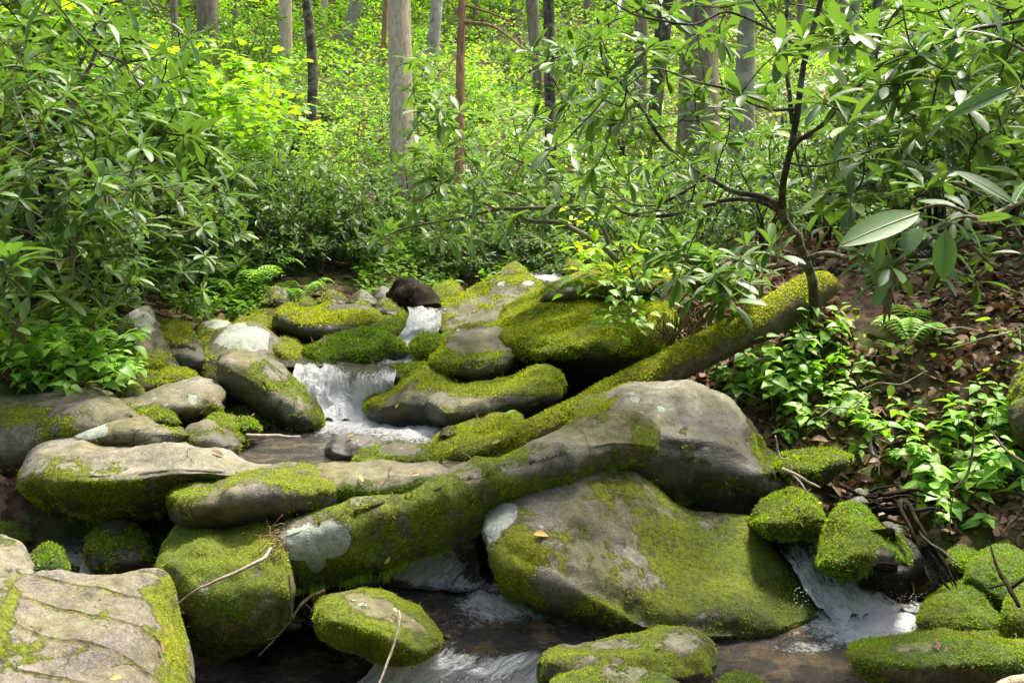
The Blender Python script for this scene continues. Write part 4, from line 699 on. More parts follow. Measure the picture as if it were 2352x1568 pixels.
# ---- smaller stones lining the channel
r_ = np.random.default_rng(5)
for i in range(46):
    px, py, zz = [(r_.uniform(420, 660), r_.uniform(1440, 1520), -.12), (r_.uniform(640, 1000), r_.uniform(1330, 1440), .05), (r_.uniform(560, 760), r_.uniform(985, 1010), .45), (r_.uniform(0, 380), r_.uniform(1140, 1300), .19), (r_.uniform(1250, 1500), r_.uniform(895, 960), .5), (r_.uniform(1650, 2330), r_.uniform(1380, 1545), -.02)][i % 6]
    d = float(dz(py, zz)); w = r_.uniform(16, 34) * 3.2 / d; h = w * r_.uniform(.35, .6)
    rock('S%d' % i, 'small dark wet stone on the stream bed among the larger boulders', [(px - w, py), (px - w * .5, py - h * .8), (px + w * .1, py - h), (px + w * .7, py - h * .6), (px + w, py)], [(px - w, py), (px, py + h * .5), (px + w, py)], d, w / F * d * 1.2, .5, .2, mat=(DARKR, GREY, PURP)[i % 3] if i % 6 < 4 else DARKR, moss=r_.uniform(-.1, .3), hue=.3, fuzz=.0, name='stone', group='small stones along the stream bed')
# ------------------------------------------------------------------ wood: log, stump, sticks
def px_path(pts, n=None):
    a = np.array(pts, float); w = P(a[:, 0], a[:, 1], a[:, 2])
    if n: 
        w = resample(np.hstack([w, a[:, 3:]]), n)
    return w
def log_thing(name, label, cat, pts, mat, moss=True, n=60, sides=26, rough=.12, mhue=.75, mup=.25, dens=14000, lo=-.15):
    A = px_path([p[:4] for p in pts], n); path, rad = A[:, :3], A[:, 3]
    V, Q, T = tube(path, rad, sides, 3, rough)
    T_ = np.gradient(path, axis=0)
    s_ = V[:n * sides].reshape(n, sides, 3); nrm = s_ - path[:, None]; nrm /= np.linalg.norm(nrm, axis=2)[..., None]
    mo = np.clip(.55 + .9 * (nrm[..., 2] - mup) + .4 * fbm(s_ / .12, 3, 4), 0, 1) if moss else np.zeros((n, sides))
    at = {'moss': np.append(mo.ravel(), [0, 0]), 'lichen': np.zeros(n * sides + 2), 'hue': np.append(np.clip(mhue + .4 * fbm(s_ / .2, 2, 5), 0, 1).ravel(), [0, 0]), 'wet': np.zeros(n * sides + 2)}
    o = mesh_obj(name, V, [Q, T], mat, attrs=at); tag(o, label, cat)
    if moss:
        V_ = V; a_, b_, c_, d_ = V_[Q[:, 0]], V_[Q[:, 1]], V_[Q[:, 2]], V_[Q[:, 3]]; fn = np.cross(b_ - a_, c_ - a_); ar = np.linalg.norm(fn, axis=1); fnn = fn / ar[:, None]
        cen = (a_ + c_) / 2; k = np.repeat(np.arange(n - 1), sides); out = cen - path[k]; fnn *= np.sign((fnn * out).sum(1))[:, None]
        w = ar * sstep(.4, .65, mo[:-1].ravel()); N_ = int(w.sum() * dens); f = rng.choice(len(Q), N_, p=w / w.sum()); u, v = rng.random((N_, 1)), rng.random((N_, 1))
        p = (a_[f] * (1 - u) + b_[f] * u) * (1 - v) + (d_[f] * (1 - u) + c_[f] * u) * v
        bs = basis(fnn[f] + rng.normal(0, .5, (N_, 3)), rng.normal(0, 1, (N_, 3))); tv = np.array([(-.17, 0, 0), (.17, 0, 0), (.12, .6, .08), (-.12, .6, .08)])
        BV, BQ = inst((tv, np.array([(0, 1, 2, 3)])), bs, rng.uniform(.008, .018, N_), p)
        mesh_obj('moss', BV, BQ, MOSS, o, smooth=False, attrs={'hue': np.repeat(np.clip(mhue + rng.normal(0, .15, N_), 0, 1), 4)})['kind'] = 'stuff'
    return o
s = NT('mossy_log_bark'); co = s.coord()
n = s.noise(s.coord((1, 1, 1)), 30, 8, .7, .5)
a = s.ramp(n, [(.3, (.03, .025, .015)), (.55, (.10, .085, .045)), (.75, (.19, .16, .09))])
mf = s.ramp(s.math('ADD', s.attr('moss'), s.math('MULTIPLY', s.math('SUBTRACT', s.noise(co, 30, 6, .7), .5), .8)), [(.42, 0.), (.55, 1.)])
mm_ = s.ramp(s.noise(co, 60, 5, .7), [(.3, (.06, .06, .01)), (.55, (.16, .165, .014)), (.75, (.27, .27, .02))])
LOGM = s.done(s.bsdf(s.mix(mf, a, mm_), .9, .15, s.bump(s.math('ADD', n, s.math('MULTIPLY', mf, s.noise(co, 120, 3, .8))), .9, .015)))
log_thing('fallen_log', 'long mossy fallen log slanting down the right bank to the yellow green rock', 'log',
          [(1900, 650, 4.86, 0.070), (1868, 668, 4.8, 0.100), (1800, 712, 4.7, 0.098), (1700, 762, 4.6, 0.094), (1600, 812, 4.5, 0.090), (1500, 862, 4.42, 0.086), (1400, 912, 4.33, 0.080), (1300, 962, 4.2, 0.074), (1200, 1010, 4.05, 0.066), (1130, 1045, 3.95, 0.048), (1085, 1062, 3.92, 0.024)], LOGM, rough=.17, n=80, mup=.32)
log_thing('rotten_stump', 'rotten stump with its shaded hollow painted black at the head of the upper cascade', 'stump', [(905, 690, 6.1, .10), (930, 684, 6.05, .13), (960, 696, 5.98, .12), (975, 722, 5.9, .10)], ROTW, moss=False, n=30, sides=40, rough=.75)  # solid lump; its black colour stands in for shade inside the hollow
log_thing('fallen_log', 'brown rotten log lying at the left edge behind the slab', 'log', [(-60, 868, 4.5, .06), (20, 872, 4.5, .06), (85, 885, 4.45, .045), (110, 892, 4.4, .02)], ROTW, moss=False, n=20, sides=14, rough=.2)
def rotted_wood(label, pts, n=26, sp=.07, seed=1):
    r = np.random.default_rng(seed); A = Acc(); base = px_path(pts, 14)[:, :3]
    for i in range(n):
        o = r.normal(0, sp, 3); l = r.integers(5, 14); k = r.integers(0, 14 - l + 1); p = base[k:k + l] + o + r.normal(0, .008, (l, 3)).cumsum(0) * .5
        A.tube(p, np.linspace(1, .4, l) * r.uniform(.004, .013), 6, i, .3)
    o = A.build('rotten_wood', ROTW); return tag(o, label, 'rotten wood')
rotted_wood('crumbling dark roots and bark above the moss cone on the right', [(1930, 1135, 3.62, 0), (1990, 1160, 3.6, 0), (2060, 1150, 3.58, 0), (2120, 1165, 3.56, 0)], 26, .03)
rotted_wood('shredded dead branch hanging down over the dripping ledge', [(2060, 1130, 3.5, 0), (2090, 1190, 3.4, 0), (2120, 1250, 3.32, 0), (2165, 1310, 3.25, 0), (2195, 1360, 3.2, 0)], 7, .007, 3)
def stick(label, pts, mat=DEADW, name='stick', branches=(), n=26):
    A = Acc(); a = px_path(pts, n); p = a[:, :3] + .004 * fbm(a[:, :3] / .05, 2, 4)[:, None]
    A.tube(p, a[:, 3], 7, 1, .15)
    for b in branches: q = px_path(b, 14); A.tube(q[:, :3], q[:, 3], 5, 2, .1)
    return tag(A.build(name, mat), label, 'stick')
stick('crooked grey stick leaning across the tall mossy boulder', [(400, 1392, 2.88, .002), (450, 1355, 2.85, .0035), (500, 1332, 2.83, .005), (560, 1305, 2.85, .0055), (600, 1287, 2.88, .006), (622, 1258, 2.95, .005)])
stick('thin brown dead branch reaching down into the lower left pool', [(590, 1510, 2.75, .003), (630, 1470, 2.78, .004), (665, 1430, 2.8, .004), (690, 1390, 2.85, .005), (715, 1370, 2.9, .006), (745, 1355, 2.95, .007)], branches=[[(672, 1425, 2.8, .003), (668, 1370, 2.85, .003), (664, 1320, 2.9, .003)], [(700, 1385, 2.86, .002), (722, 1405, 2.85, .002)], [(640, 1460, 2.78, .002), (612, 1470, 2.75, .002)]], mat=ROTW)
stick('slender dry stem standing in the bottom cascade before the moss tuft rock', [(868, 1580, 2.35, .003), (890, 1520, 2.38, .0035), (905, 1480, 2.4, .003), (915, 1440, 2.42, .003), (918, 1400, 2.45, .002)], branches=[[(916, 1430, 2.42, .0018), (908, 1405, 2.44, .001)]])
stick('forked pale driftwood stick beside the big grey boulder', [(1795, 1075, 3.5, .006), (1830, 1090, 3.48, .007), (1862, 1108, 3.46, .005), (1885, 1118, 3.45, .003)], branches=[[(1815, 1085, 3.49, .005), (1840, 1110, 3.45, .004), (1855, 1135, 3.42, .002)]])
stick('bare twig lying over the pool by the foot of the mossy log', [(1060, 1040, 3.75, .003), (1085, 1055, 3.72, .004), (1110, 1080, 3.68, .004), (1130, 1100, 3.65, .002)], mat=TWIG)
stick('weathered plank of driftwood afloat below the tilted boulder', [(565, 1000, 4.08, .008), (610, 1000, 4.07, .010), (650, 1003, 4.06, .008), (690, 1003, 4.05, .003)])
stick('forked dead branch in the moss at the right edge', [(2340, 1390, 2.75, .006), (2320, 1350, 2.8, .008), (2300, 1320, 2.85, .007), (2285, 1285, 2.9, .004), (2270, 1240, 2.95, .002)], branches=[[(2320, 1352, 2.8, .006), (2350, 1330, 2.78, .005), (2390, 1310, 2.78, .004)], [(2310, 1340, 2.82, .005), (2270, 1350, 2.8, .003)]], mat=ROTW)
stick('bare arching twig over the dark boulder at right', [(2410, 1085, 2.8, .005), (2350, 1060, 2.85, .005), (2300, 1020, 2.95, .004), (2275, 990, 3.0, .003)], mat=TWIG)
stick('grey driftwood butt in the bottom right corner', [(2270, 1590, 2.35, .012), (2320, 1570, 2.36, .016), (2380, 1560, 2.38, .018), (2450, 1555, 2.4, .018)], mat=B_GREY)
for i, (x, y, dx, dy, d) in enumerate([(1660, 600, 160, 90, 4.4), (1830, 740, 60, 60, 4.2), (1700, 640, -90, 60, 4.5), (2180, 800, 200, -60, 3.7), (2000, 900, -120, 60, 3.6), (2240, 960, -60, 260, 3.1), (2000, 980, 20, 110, 3.3), (1600, 740, -60, 70, 4.5), (2100, 740, 150, 20, 4.0), (2130, 850, -160, 50, 3.7), (1780, 1000, 40, 90, 3.6), (2300, 1230, 50, -70, 3.0), (2200, 1290, -90, -70, 3.1)]):
    stick(('dead twig caught among the rhododendron stems', 'dead twig on the leaf strewn bank')[i > 2], [(x, y, d, .003), (x + dx * .4, y + dy * .5 + 8, d - .02, .004), (x + dx * .7, y + dy * .6, d - .03, .003), (x + dx, y + dy, d - .05, .002)], mat=(DEADW, TWIG)[i % 2], name='twig')['group'] = ('twigs among the stems', 'twigs on the bank')[i > 2]
# flood debris caught against the slab
A = Acc(); r = np.random.default_rng(8); c0 = P(632, 1245, 2.98)
for i in range(60):
    d = r.normal(0, 1, 3); d /= np.linalg.norm(d); L = r.uniform(.02, .07); c = c0 + r.normal(0, 1, 3) * [.018, .02, .03]; q = np.linspace(-1, 1, 5)[:, None] * d * L * .5 + c + r.normal(0, .002, (5, 3)); A.tube(q, .0013, 4)
tag(A.build('flood_debris', DEADLEAF), 'brown nest of needles and twigs wedged where the diagonal slab meets the mossy boulder', 'debris')
# ------------------------------------------------------------------ trees
def trunk(label, pts, mat, name='tree', sides=20, rough=.08, crown=None, group=None, limbs=(), top=None, n=60):
    """pts (px, py, d, radius in px); carried on upwards out of the picture"""
    a = np.array(pts, float); w = P(a[:, 0], a[:, 1], a[:, 2]); rad = a[:, 3] / F * a[:, 2]
    if top is None: top = 13.0
    dirn = (w[-1] - w[-2]); dirn /= np.linalg.norm(dirn); 
    if top > 0:
        ext = [w[-1] + (dirn * .5 + np.array([0, 0, .5])) * h for h in (top * .4, top)]
        w = np.vstack([w, ext]); rad = np.append(rad, [rad[-1] * .8, rad[-1] * .5])
    base = w[0].copy(); base[2] = min(base[2], float(ground_z(base[0], base[1]))) - .15
    w = np.vstack([base, w]); rad = np.append(rad[0] * 1.25, rad)
    A = resample(np.hstack([w[:, [2, 1, 0]], rad[:, None]]), n) if False else None
    s_ = np.concatenate([[0], np.cumsum(np.linalg.norm(np.diff(w, axis=0), axis=1))]); q = np.linspace(0, s_[-1], n)
    W4 = np.stack([np.interp(q, s_, np.append(w, rad[:, None], 1)[:, k]) for k in range(4)], 1)
    ker = np.array([1, 2, 3, 2, 1]) / 9; W4[2:-2] = np.stack([np.convolve(W4[:, k], ker, 'valid') for k in range(4)], 1)
    root = empty(name, tuple(w[0])); tag(root, label, 'tree', group)
    off = w[0]
    V, Q, T = tube(W4[:, :3] - off, W4[:, 3], sides, int(a[0, 0]) % 50, rough); t = mesh_obj('trunk', V, [Q, T], mat, root); adopt(root, t)
    for lb in limbs:
        lw = px_path(lb, 16); L = Acc().tube(lw[:, :3] - off, lw[:, 3], 7, 3, .15); adopt(root, L.build('branch', mat, root))
    if top > 0:
        c = (w[-1] + dirn * 1.0) - off; nn = 60; r = np.random.default_rng(int(a[0, 0])); u = r.normal(0, 1, (nn, 3)); u /= np.linalg.norm(u, axis=1)[:, None]; rr = r.random(nn) ** .4
        pos = c + u * rr[:, None] * np.array([2.3, 2.3, 1.5]); yy = r.normal(0, 1, (nn, 3)) * [1, 1, .35]
        V, Fx = inst(ML, basis(yy, None, r.normal(0, .4, nn)), r.uniform(.2, .3, nn), pos); adopt(root, mesh_obj('crown', V, Fx, MAPLE, root))
    return root
trunk('broad straight pale grey tree trunk standing nearest in the middle', [(925, 575, 9.7, 29), (924, 400, 9.75, 28), (921, 200, 9.85, 27), (916, 0, 9.95, 26), (914, -100, 10, 26)], B_GREY, sides=28, rough=.03)
trunk('massive brown trunk with a burl behind the rhododendron branches on the right', [(1600, 430, 11, 52), (1608, 340, 11, 52), (1604, 260, 11, 46), (1606, 100, 11.1, 44), (1606, 0, 11.1, 43), (1606, -80, 11.2, 42)], B_BROWN, sides=32, rough=.09)
trunk('dark lichen blotched trunk right of the middle', [(1262, 575, 9.8, 14), (1266, 350, 9.8, 13.5), (1262, 150, 9.85, 13), (1260, 0, 9.9, 12.5), (1259, -80, 9.9, 12)], B_DARK, rough=.06)
trunk('thin crooked mossy dark trunk left of the broad pale trunk', [(714, 385, 13, 11), (712, 290, 13, 10), (720, 200, 13, 12), (722, 120, 13, 12), (706, 50, 13, 11), (702, 0, 13, 10), (700, -80, 13, 10)], B_DARK, rough=.12)
trunk('short wide mossy brown trunk high on the slope at left', [(480, 145, 22, 25), (479, 70, 22, 26), (477, 0, 22, 24), (476, -80, 22, 23)], B_BROWN, rough=.08)
trunk('smooth pinkish trunk between the mossy brown trunk and the crooked dark trunk', [(660, 185, 20, 14), (656, 100, 20, 15), (655, 0, 20, 15), (655, -80, 20, 14)], B_GREY, rough=.05)
trunk('leaning mossy trunk on the slope left of the broad pale trunk', [(778, 178, 21, 17), (795, 100, 21, 17), (815, 30, 21, 16), (826, -40, 21, 15)], B_LICH, rough=.08)
trunk('thin peeling orange dead trunk just left of the broad pale trunk', [(878, 190, 19, 6), (882, 100, 19, 6.5), (886, 0, 19, 6), (888, -60, 19, 6)], B_ORNG, rough=.15, limbs=[[(884, 60, 19, .02), (860, 30, 19, .01), (840, 10, 19, .005)]])
trunk('white and black blotched trunk behind the broad pale trunk', [(986, 240, 18.5, 12), (992, 150, 18.5, 13), (1000, 60, 18.5, 14), (1004, 0, 18.5, 14), (1006, -60, 18.5, 14)], B_WHITE, rough=.08)
trunk('slim reddish barked trunk with bare side branches and rotten foot', [(1015, 640, 9.3, 12), (1032, 560, 9.3, 10), (1050, 470, 9.4, 9), (1058, 300, 9.5, 11), (1056, 150, 9.6, 10), (1062, 0, 9.6, 9), (1064, -60, 9.6, 9)], B_ORNG, rough=.14,
      limbs=[[(1060, 50, 9.6, .02), (1130, 60, 9.4, .014), (1200, 110, 9.2, .010), (1260, 155, 9.0, .006)], [(1058, 45, 9.6, .018), (1040, 12, 9.6, .01), (1015, -10, 9.6, .006)], [(1062, 10, 9.6, .015), (1140, 35, 9.5, .01), (1210, 70, 9.4, .005)], [(1055, 120, 9.6, .012), (1030, 150, 9.4, .008), (1005, 185, 9.2, .004)]])
trunk('curved mossy brown trunk left of the dark blotched trunk', [(1238, 260, 17, 11), (1236, 180, 17, 10), (1230, 120, 17, 12), (1224, 60, 17, 15), (1222, 0, 17, 14), (1221, -60, 17, 14)], B_BROWN, rough=.1)
trunk('lichen covered stub of a trunk right behind the massive brown trunk', [(1700, 500, 10.4, 36), (1702, 400, 10.4, 33), (1705, 300, 10.4, 30), (1712, 180, 10.4, 22), (1716, 0, 10.4, 18), (1718, -60, 10.4, 18)], B_LICH, rough=.12)
trunk('brown furrowed trunk left of the massive brown trunk', [(1470, 260, 14, 15), (1472, 150, 14, 15), (1474, 0, 14, 15), (1475, -60, 14, 15)], B_BROWN, rough=.06)
trunk('dark trunk close left of the massive brown trunk', [(1500, 300, 13, 14), (1512, 180, 13, 17), (1524, 60, 13, 19), (1530, 0, 13, 19), (1534, -60, 13, 18)], B_DARK, rough=.08)
trunk('dark trunk with green lichen right of the tall rhododendron stem', [(1955, 210, 10, 9), (1960, 120, 10, 10), (1966, 0, 10, 10), (1968, -60, 10, 10)], B_LICH, rough=.08)
trunk('orange brown trunk behind the tall rhododendron stem', [(1935, 190, 15, 13), (1938, 100, 15, 14), (1940, 0, 15, 13), (1941, -60, 15, 13)], B_BROWN, rough=.08)
trunk('dark slim trunk high at the right', [(2010, 160, 12, 10), (2014, 80, 12, 11), (2016, 0, 12, 11), (2018, -60, 12, 11)], B_DARK, rough=.08)
trunk('short pale dead trunk behind the left maple leaves', [(336, 120, 26, 10), (334, 60, 26, 10), (333, 20, 26, 9), (333, 0, 26, 8)], B_WHITE, rough=.1)
trunk('splintered orange snag standing on the slope', [(824, 345, 13.5, 9), (828, 300, 13.5, 8), (834, 262, 13.5, 6), (838, 232, 13.5, 1.5)], B_ORNG, name='dead_snag', rough=.3, top=0, n=24)
trunk('mossy rotting stump behind the crooked dark trunk', [(672, 370, 13.2, 12), (682, 330, 13.2, 9), (690, 285, 13.2, 5)], ROTW, name='dead_snag', rough=.3, top=0, n=18)
far = [(1030, 27, 8, 0), (1078, 30, 9, 1), (1102, 26, 8, 0), (1142, 28, 9, 2), (760, 30, 7, 0), (560, 32, 8, 1), (580, 27, 9, 2), (610, 34, 7, 0), (230, 30, 9, 0), (120, 28, 10, 1), (1330, 30, 9, 0), (1385, 27, 8, 2), (1180, 33, 8, 1), (1780, 26, 10, 2), (1860, 30, 9, 0), (2110, 26, 12, 1), (2200, 30, 10, 0), (2290, 25, 10, 2), (415, 30, 9, 0), (955, 32, 9, 0), (980, 36, 8, 1), (1420, 34, 9, 1), (1565, 32, 8, 0), (270, 24, 9, 1), (400, 21, 8, 1), (540, 24, 7, 1), (745, 25, 8, 0), (860, 27, 7, 1), (1090, 23, 7, 1), (1125, 25, 6, 2), (1180, 24, 7, 1), (1350, 22, 8, 1), (1400, 25, 7, 2), (1840, 20, 9, 1), (600, 29, 7, 1), (160, 22, 8, 1), (60, 24, 9, 2)]
rr = np.random.default_rng(4)
for x, d, w, k in far:
    gy = 200; 
    for it in range(30):
        q = P(x, gy, d); gy += (q[2] - ground_z(q[0], q[1])) / d * F * .6
    l = rr.uniform(-16, 16)
    trunk('slender distant trunk far up the wooded slope', [(x - l, gy, d, w), (x - l * .4, gy * .5, d, w * .95), (x, 0, d, w * .9), (x + 2, -80, d, w * .85)], (B_GREY, B_BROWN, B_BROWN)[k], group='slender trunks far up the slope', sides=9, n=24)
# ------------------------------------------------------------------ rhododendrons
def grow(nodes0, tips, A, r, r0=.0025, sag=.08):
    """join leaf whorls to the nearest stem with curved twigs; returns end directions"""
    nodes = np.array(nodes0); dist = np.array([np.linalg.norm(nodes - t, axis=1).min() for t in tips]); dirs = np.zeros_like(tips)
    for i in np.argsort(dist):
        t = tips[i]; dd = np.linalg.norm(nodes - t, axis=1); s_ = nodes[dd.argmin()]; L = dd.min()
        u = np.linspace(0, 1, 7)[:, None]; mid = (s_ + t) / 2 + r.normal(0, .10, 3) * L + np.array([0, 0, -sag * L])
        p = (1 - u) ** 2 * s_ + 2 * u * (1 - u) * mid + u ** 2 * t + r.normal(0, .012, (7, 3)) * L * np.sin(np.pi * u)
        A.tube(p, np.linspace(r0 * (1.2 + 1.3 * min(L, 1)), r0 * .9, 7), 5, i)
        nodes = np.vstack([nodes, p[2:-1]]); d = t - mid; dirs[i] = d / (np.linalg.norm(d) + 1e-6)
    return dirs
def pxrhodo(label, branches, regions, leaf=.13, mat=RHODO, barks=B_DARK, seed=1, spread=1., nbuds=0, extra=(), up=.9, group=None):
    r = np.random.default_rng(seed); A = Acc(); nodes = []
    paths = [px_path(b, max(16, len(b) * 5)) for b in branches]; org = paths[0][0, :3].copy()
    for p in paths:
        p[:, 3] *= .66; q = p[:, :3] + .012 * np.stack([fbm(p[:, :3] / .25 + k * 7, 2, k) for k in range(3)], -1) - org
        A.tube(q, p[:, 3], 9, 5, .12); nodes.append(q)
    nodes = np.vstack(nodes); tips = []
    for x0, x1, y0, y1, n, d0, d1 in regions:
        x, y, d = r.uniform(x0, x1, n), r.uniform(y0, y1, n), r.uniform(d0, d1, n); tips.append(P(x, y, d) - org)
    tips = np.vstack(tips); root = empty('rhododendron', tuple(org)); tag(root, label, 'rhododendron', group)
    dirs = grow(nodes, tips, A, r)
    ax = dirs * .7 + np.array([0, 0, up]) + r.normal(0, .22, tips.shape)
    V, Fx = whorls(tips, ax, leaf * r.uniform(.75, 1.15, len(tips)), r=r, spread=spread)
    st = A.build('stem', barks, root); st.data.materials.append(TWIG); fo = mesh_obj('foliage', V, Fx, mat, root); adopt(root, st, fo)
    if nbuds:
        for i in r.choice(len(tips), nbuds, replace=False):
            a = Acc(); p = tips[i]; 
            for k in range(r.integers(4, 7)):
                d = ax[i] / np.linalg.norm(ax[i]) + r.normal(0, .28, 3); L = r.uniform(.022, .045); v, f = inst(leaf_t([0, .3, .7, 1], [.04, .16, .13, .01], .5, .1), basis(d[None], None, r.uniform(0, 6, 1)), np.array([L]), p[None]); a.add(v, f)
            adopt(root, a.build('bud', BUD, root))
    return root
# the tall rhododendron on the right bank
HB = [
 [(1874, 730, 4.62, .038), (1866, 660, 4.55, .036), (1851, 604, 4.4, .034), (1828, 540, 4.15, .031), (1800, 490, 3.9, .028), (1797, 440, 3.7, .022), (1811, 372, 3.55, .020), (1833, 262, 3.5, .019), (1855, 118, 3.45, .017), (1888, 0, 3.4, .016), (1905, -60, 3.4, .015)],
 [(1822, 280, 3.5, .014), (1812, 180, 3.5, .012), (1805, 87, 3.5, .011), (1809, 0, 3.5, .010), (1812, -50, 3.5, .010)],
 [(1815, 345, 3.52, .015), (1837, 319, 3.45, .015), (1886, 289, 3.35, .014), (1951, 219, 3.2, .013), (2008, 162, 3.1, .012), (2126, 118, 2.95, .010), (2231, 74, 2.8, .009), (2352, 52, 2.65, .008), (2440, 40, 2.6, .006)],
 [(2008, 162, 3.1, .009), (2026, 79, 3.1, .008), (2060, 30, 3.1, .007), (2091, 0, 3.1, .006), (2110, -30, 3.1, .005)],
 [(1857, 120, 3.45, .010), (1802, 87, 3.4, .009), (1732, 48, 3.35, .008), (1667, 22, 3.3, .007), (1601, 52, 3.3, .007), (1514, 44, 3.3, .006), (1450, 28, 3.3, .005), (1400, 0, 3.3, .004)],
 [(1795, 90, 3.4, .008), (1760, 40, 3.4, .007), (1732, 0, 3.4, .006), (1715, -40, 3.4, .005)],
 [(1833, 247, 3.5, .009), (1767, 249, 3.4, .008), (1715, 232, 3.3, .008), (1671, 206, 3.25, .007), (1592, 184, 3.2, .006), (1505, 155, 3.2, .005), (1440, 200, 3.2, .004)],
 [(1800, 480, 3.88, .020), (1754, 451, 3.7, .018), (1689, 437, 3.8, .016), (1627, 407, 3.9, .014), (1557, 359, 4.0, .013), (1505, 302, 4.0, .012), (1480, 262, 4.0, .011), (1423, 188, 4.0, .009), (1388, 144, 4.0, .008), (1375, 61, 4.0, .006), (1360, 0, 4.0, .004)],
 [(1800, 490, 3.9, .018), (1750, 460, 3.8, .016), (1654, 460, 4.0, .015), (1632, 468, 4.05, .014), (1557, 490, 4.1, .013), (1484, 494, 4.2, .012), (1431, 486, 4.3, .011), (1397, 459, 4.4, .009), (1360, 440, 4.4, .007)],
 [(1480, 262, 4.0, .008), (1400, 290, 4.1, .007), (1330, 270, 4.2, .006), (1290, 215, 4.3, .005), (1270, 180, 4.3, .004)],
 [(1627, 407, 3.9, .009), (1560, 450, 4.0, .008), (1500, 470, 4.1, .007), (1450, 465, 4.2, .006), (1400, 430, 4.3, .005)],
 [(1851, 600, 4.38, .020), (1886, 582, 4.1, .018), (1951, 591, 3.6, .015), (2017, 582, 3.15, .013), (2120, 590, 2.95, .010), (2230, 560, 2.7, .008), (2352, 545, 2.5, .007)],
 [(2352, 560, 2.6, .008), (2300, 480, 2.7, .008), (2200, 430, 2.9, .007), (2100, 400, 3.0, .006)],
 [(2230, 560, 2.7, .007), (2280, 610, 2.6, .006), (2352, 640, 2.5, .006), (2440, 660, 2.45, .006)],
 [(2126, 118, 2.95, .007), (2200, 200, 2.85, .006), (2290, 240, 2.75, .005), (2380, 230, 2.65, .004)],
 [(1811, 372, 3.55, .008), (1880, 380, 3.4, .007), (1960, 360, 3.3, .006), (2060, 330, 3.2, .005)]]
pxrhodo('tall open rhododendron with a dark forked stem and sprawling branches on the right bank', HB,
        [(1880, 2400, 180, 520, 56, 2.4, 3.5), (1880, 2400, 0, 200, 40, 2.6, 3.7), (1700, 1860, 0, 240, 6, 3.1, 3.9), (1350, 1560, 0, 300, 22, 3.3, 4.3), (1560, 1720, 0, 300, 8, 3.3, 4.3), (1240, 1540, 240, 520, 20, 3.4, 4.6), (1540, 1800, 300, 520, 12, 3.6, 4.4), (1480, 1800, 540, 640, 8, 3.8, 4.3), (1380, 1700, -20, 260, 14, 3.6, 4.4), (1900, 2400, 0, 160, 12, 2.8, 3.6), (1950, 2400, 520, 660, 20, 2.5, 3.3), (1200, 1420, 60, 300, 16, 3.8, 4.6)], leaf=.118, seed=11, nbuds=16)
pxrhodo('rhododendron reaching a long bare forked branch leftwards over the stream', [
 [(1420, 600, 5.0, .022), (1385, 565, 5.0, .022), (1348, 542, 5.0, .022), (1287, 512, 5.05, .019), (1221, 507, 5.1, .016), (1180, 485, 5.15, .013)],
 [(1400, 560, 5.0, .018), (1370, 500, 5.0, .018), (1331, 481, 5.0, .018), (1243, 479, 5.1, .018), (1156, 481, 5.2, .017), (1125, 483, 5.25, .015), (1047, 503, 5.3, .012), (937, 521, 5.4, .009), (880, 545, 5.4, .005)],
 [(1140, 481, 5.2, .012), (1110, 462, 5.2, .010), (1090, 455, 5.25, .010), (1003, 442, 5.3, .009), (959, 459, 5.3, .007), (920, 440, 5.3, .005)],
 [(1320, 480, 5.0, .013), (1270, 430, 5.0, .012), (1235, 390, 5.0, .010), (1180, 365, 5.0, .008), (1150, 350, 5.0, .005)],
 [(1243, 479, 5.1, .010), (1200, 450, 5.2, .009), (1160, 440, 5.3, .007), (1100, 420, 5.3, .005)],
 [(1003, 442, 5.3, .007), (965, 380, 5.3, .006), (962, 320, 5.3, .005), (960, 250, 5.3, .004)]],
 [(900, 1350, 330, 480, 46, 4.8, 5.8), (920, 1250, 250, 360, 18, 4.9, 5.7), (850, 1050, 440, 560, 12, 5.0, 5.8), (1050, 1300, 500, 560, 5, 5.0, 5.4), (940, 1010, 130, 260, 6, 5.2, 5.6), (1350, 1500, 380, 620, 12, 4.7, 5.3)], leaf=.135, mat=RHODO_L, barks=TWIG, seed=12)
# thicket on the left
pxrhodo('rhododendron on the left bank with an exposed brown hooked branch', [
 [(150, 700, 4.6, .022), (166, 586, 4.5, .020), (188, 516, 4.4, .018), (205, 485, 4.35, .017), (262, 450, 4.25, .016), (310, 429, 4.2, .014), (337, 420, 4.2, .010)],
 [(312, 428, 4.2, .011), (306, 407, 4.2, .010), (250, 402, 4.15, .009), (197, 394, 4.1, .009), (140, 385, 4.0, .008), (87, 367, 3.95, .007), (30, 340, 3.9, .005)],
 [(188, 516, 4.4, .011), (120, 510, 4.4, .010), (60, 480, 4.4, .009), (0, 470, 4.4, .008)],
 [(166, 586, 4.5, .010), (120, 600, 4.4, .008), (70, 590, 4.3, .007), (40, 550, 4.3, .005)],
 [(87, 367, 4.0, .007), (60, 300, 4.1, .006), (30, 200, 4.2, .005), (60, 100, 4.3, .004)]],
 [(-40, 330, 330, 560, 50, 3.6, 4.6), (-40, 280, 170, 350, 40, 3.9, 4.9), (-40, 180, 40, 170, 12, 4.2, 5.2), (-40, 330, 540, 720, 36, 4.0, 5.0), (300, 480, 420, 560, 12, 4.4, 5.4)], leaf=.115, seed=13, barks=B_BROWN)
pxrhodo('low rhododendron with large open leaf rosettes at the left edge', [[(20, 800, 3.75, .010), (40, 740, 3.65, .009), (60, 690, 3.6, .007)], [(40, 740, 3.65, .007), (0, 700, 3.6, .006), (-30, 690, 3.6, .005)]],
 [(50, 70, 670, 690, 1, 3.5, 3.6), (-30, 20, 720, 760, 2, 3.6, 3.8), (80, 150, 640, 700, 2, 3.8, 4.0), (-20, 30, 560, 640, 4, 3.5, 3.8)], leaf=.17, seed=14, barks=TWIG)
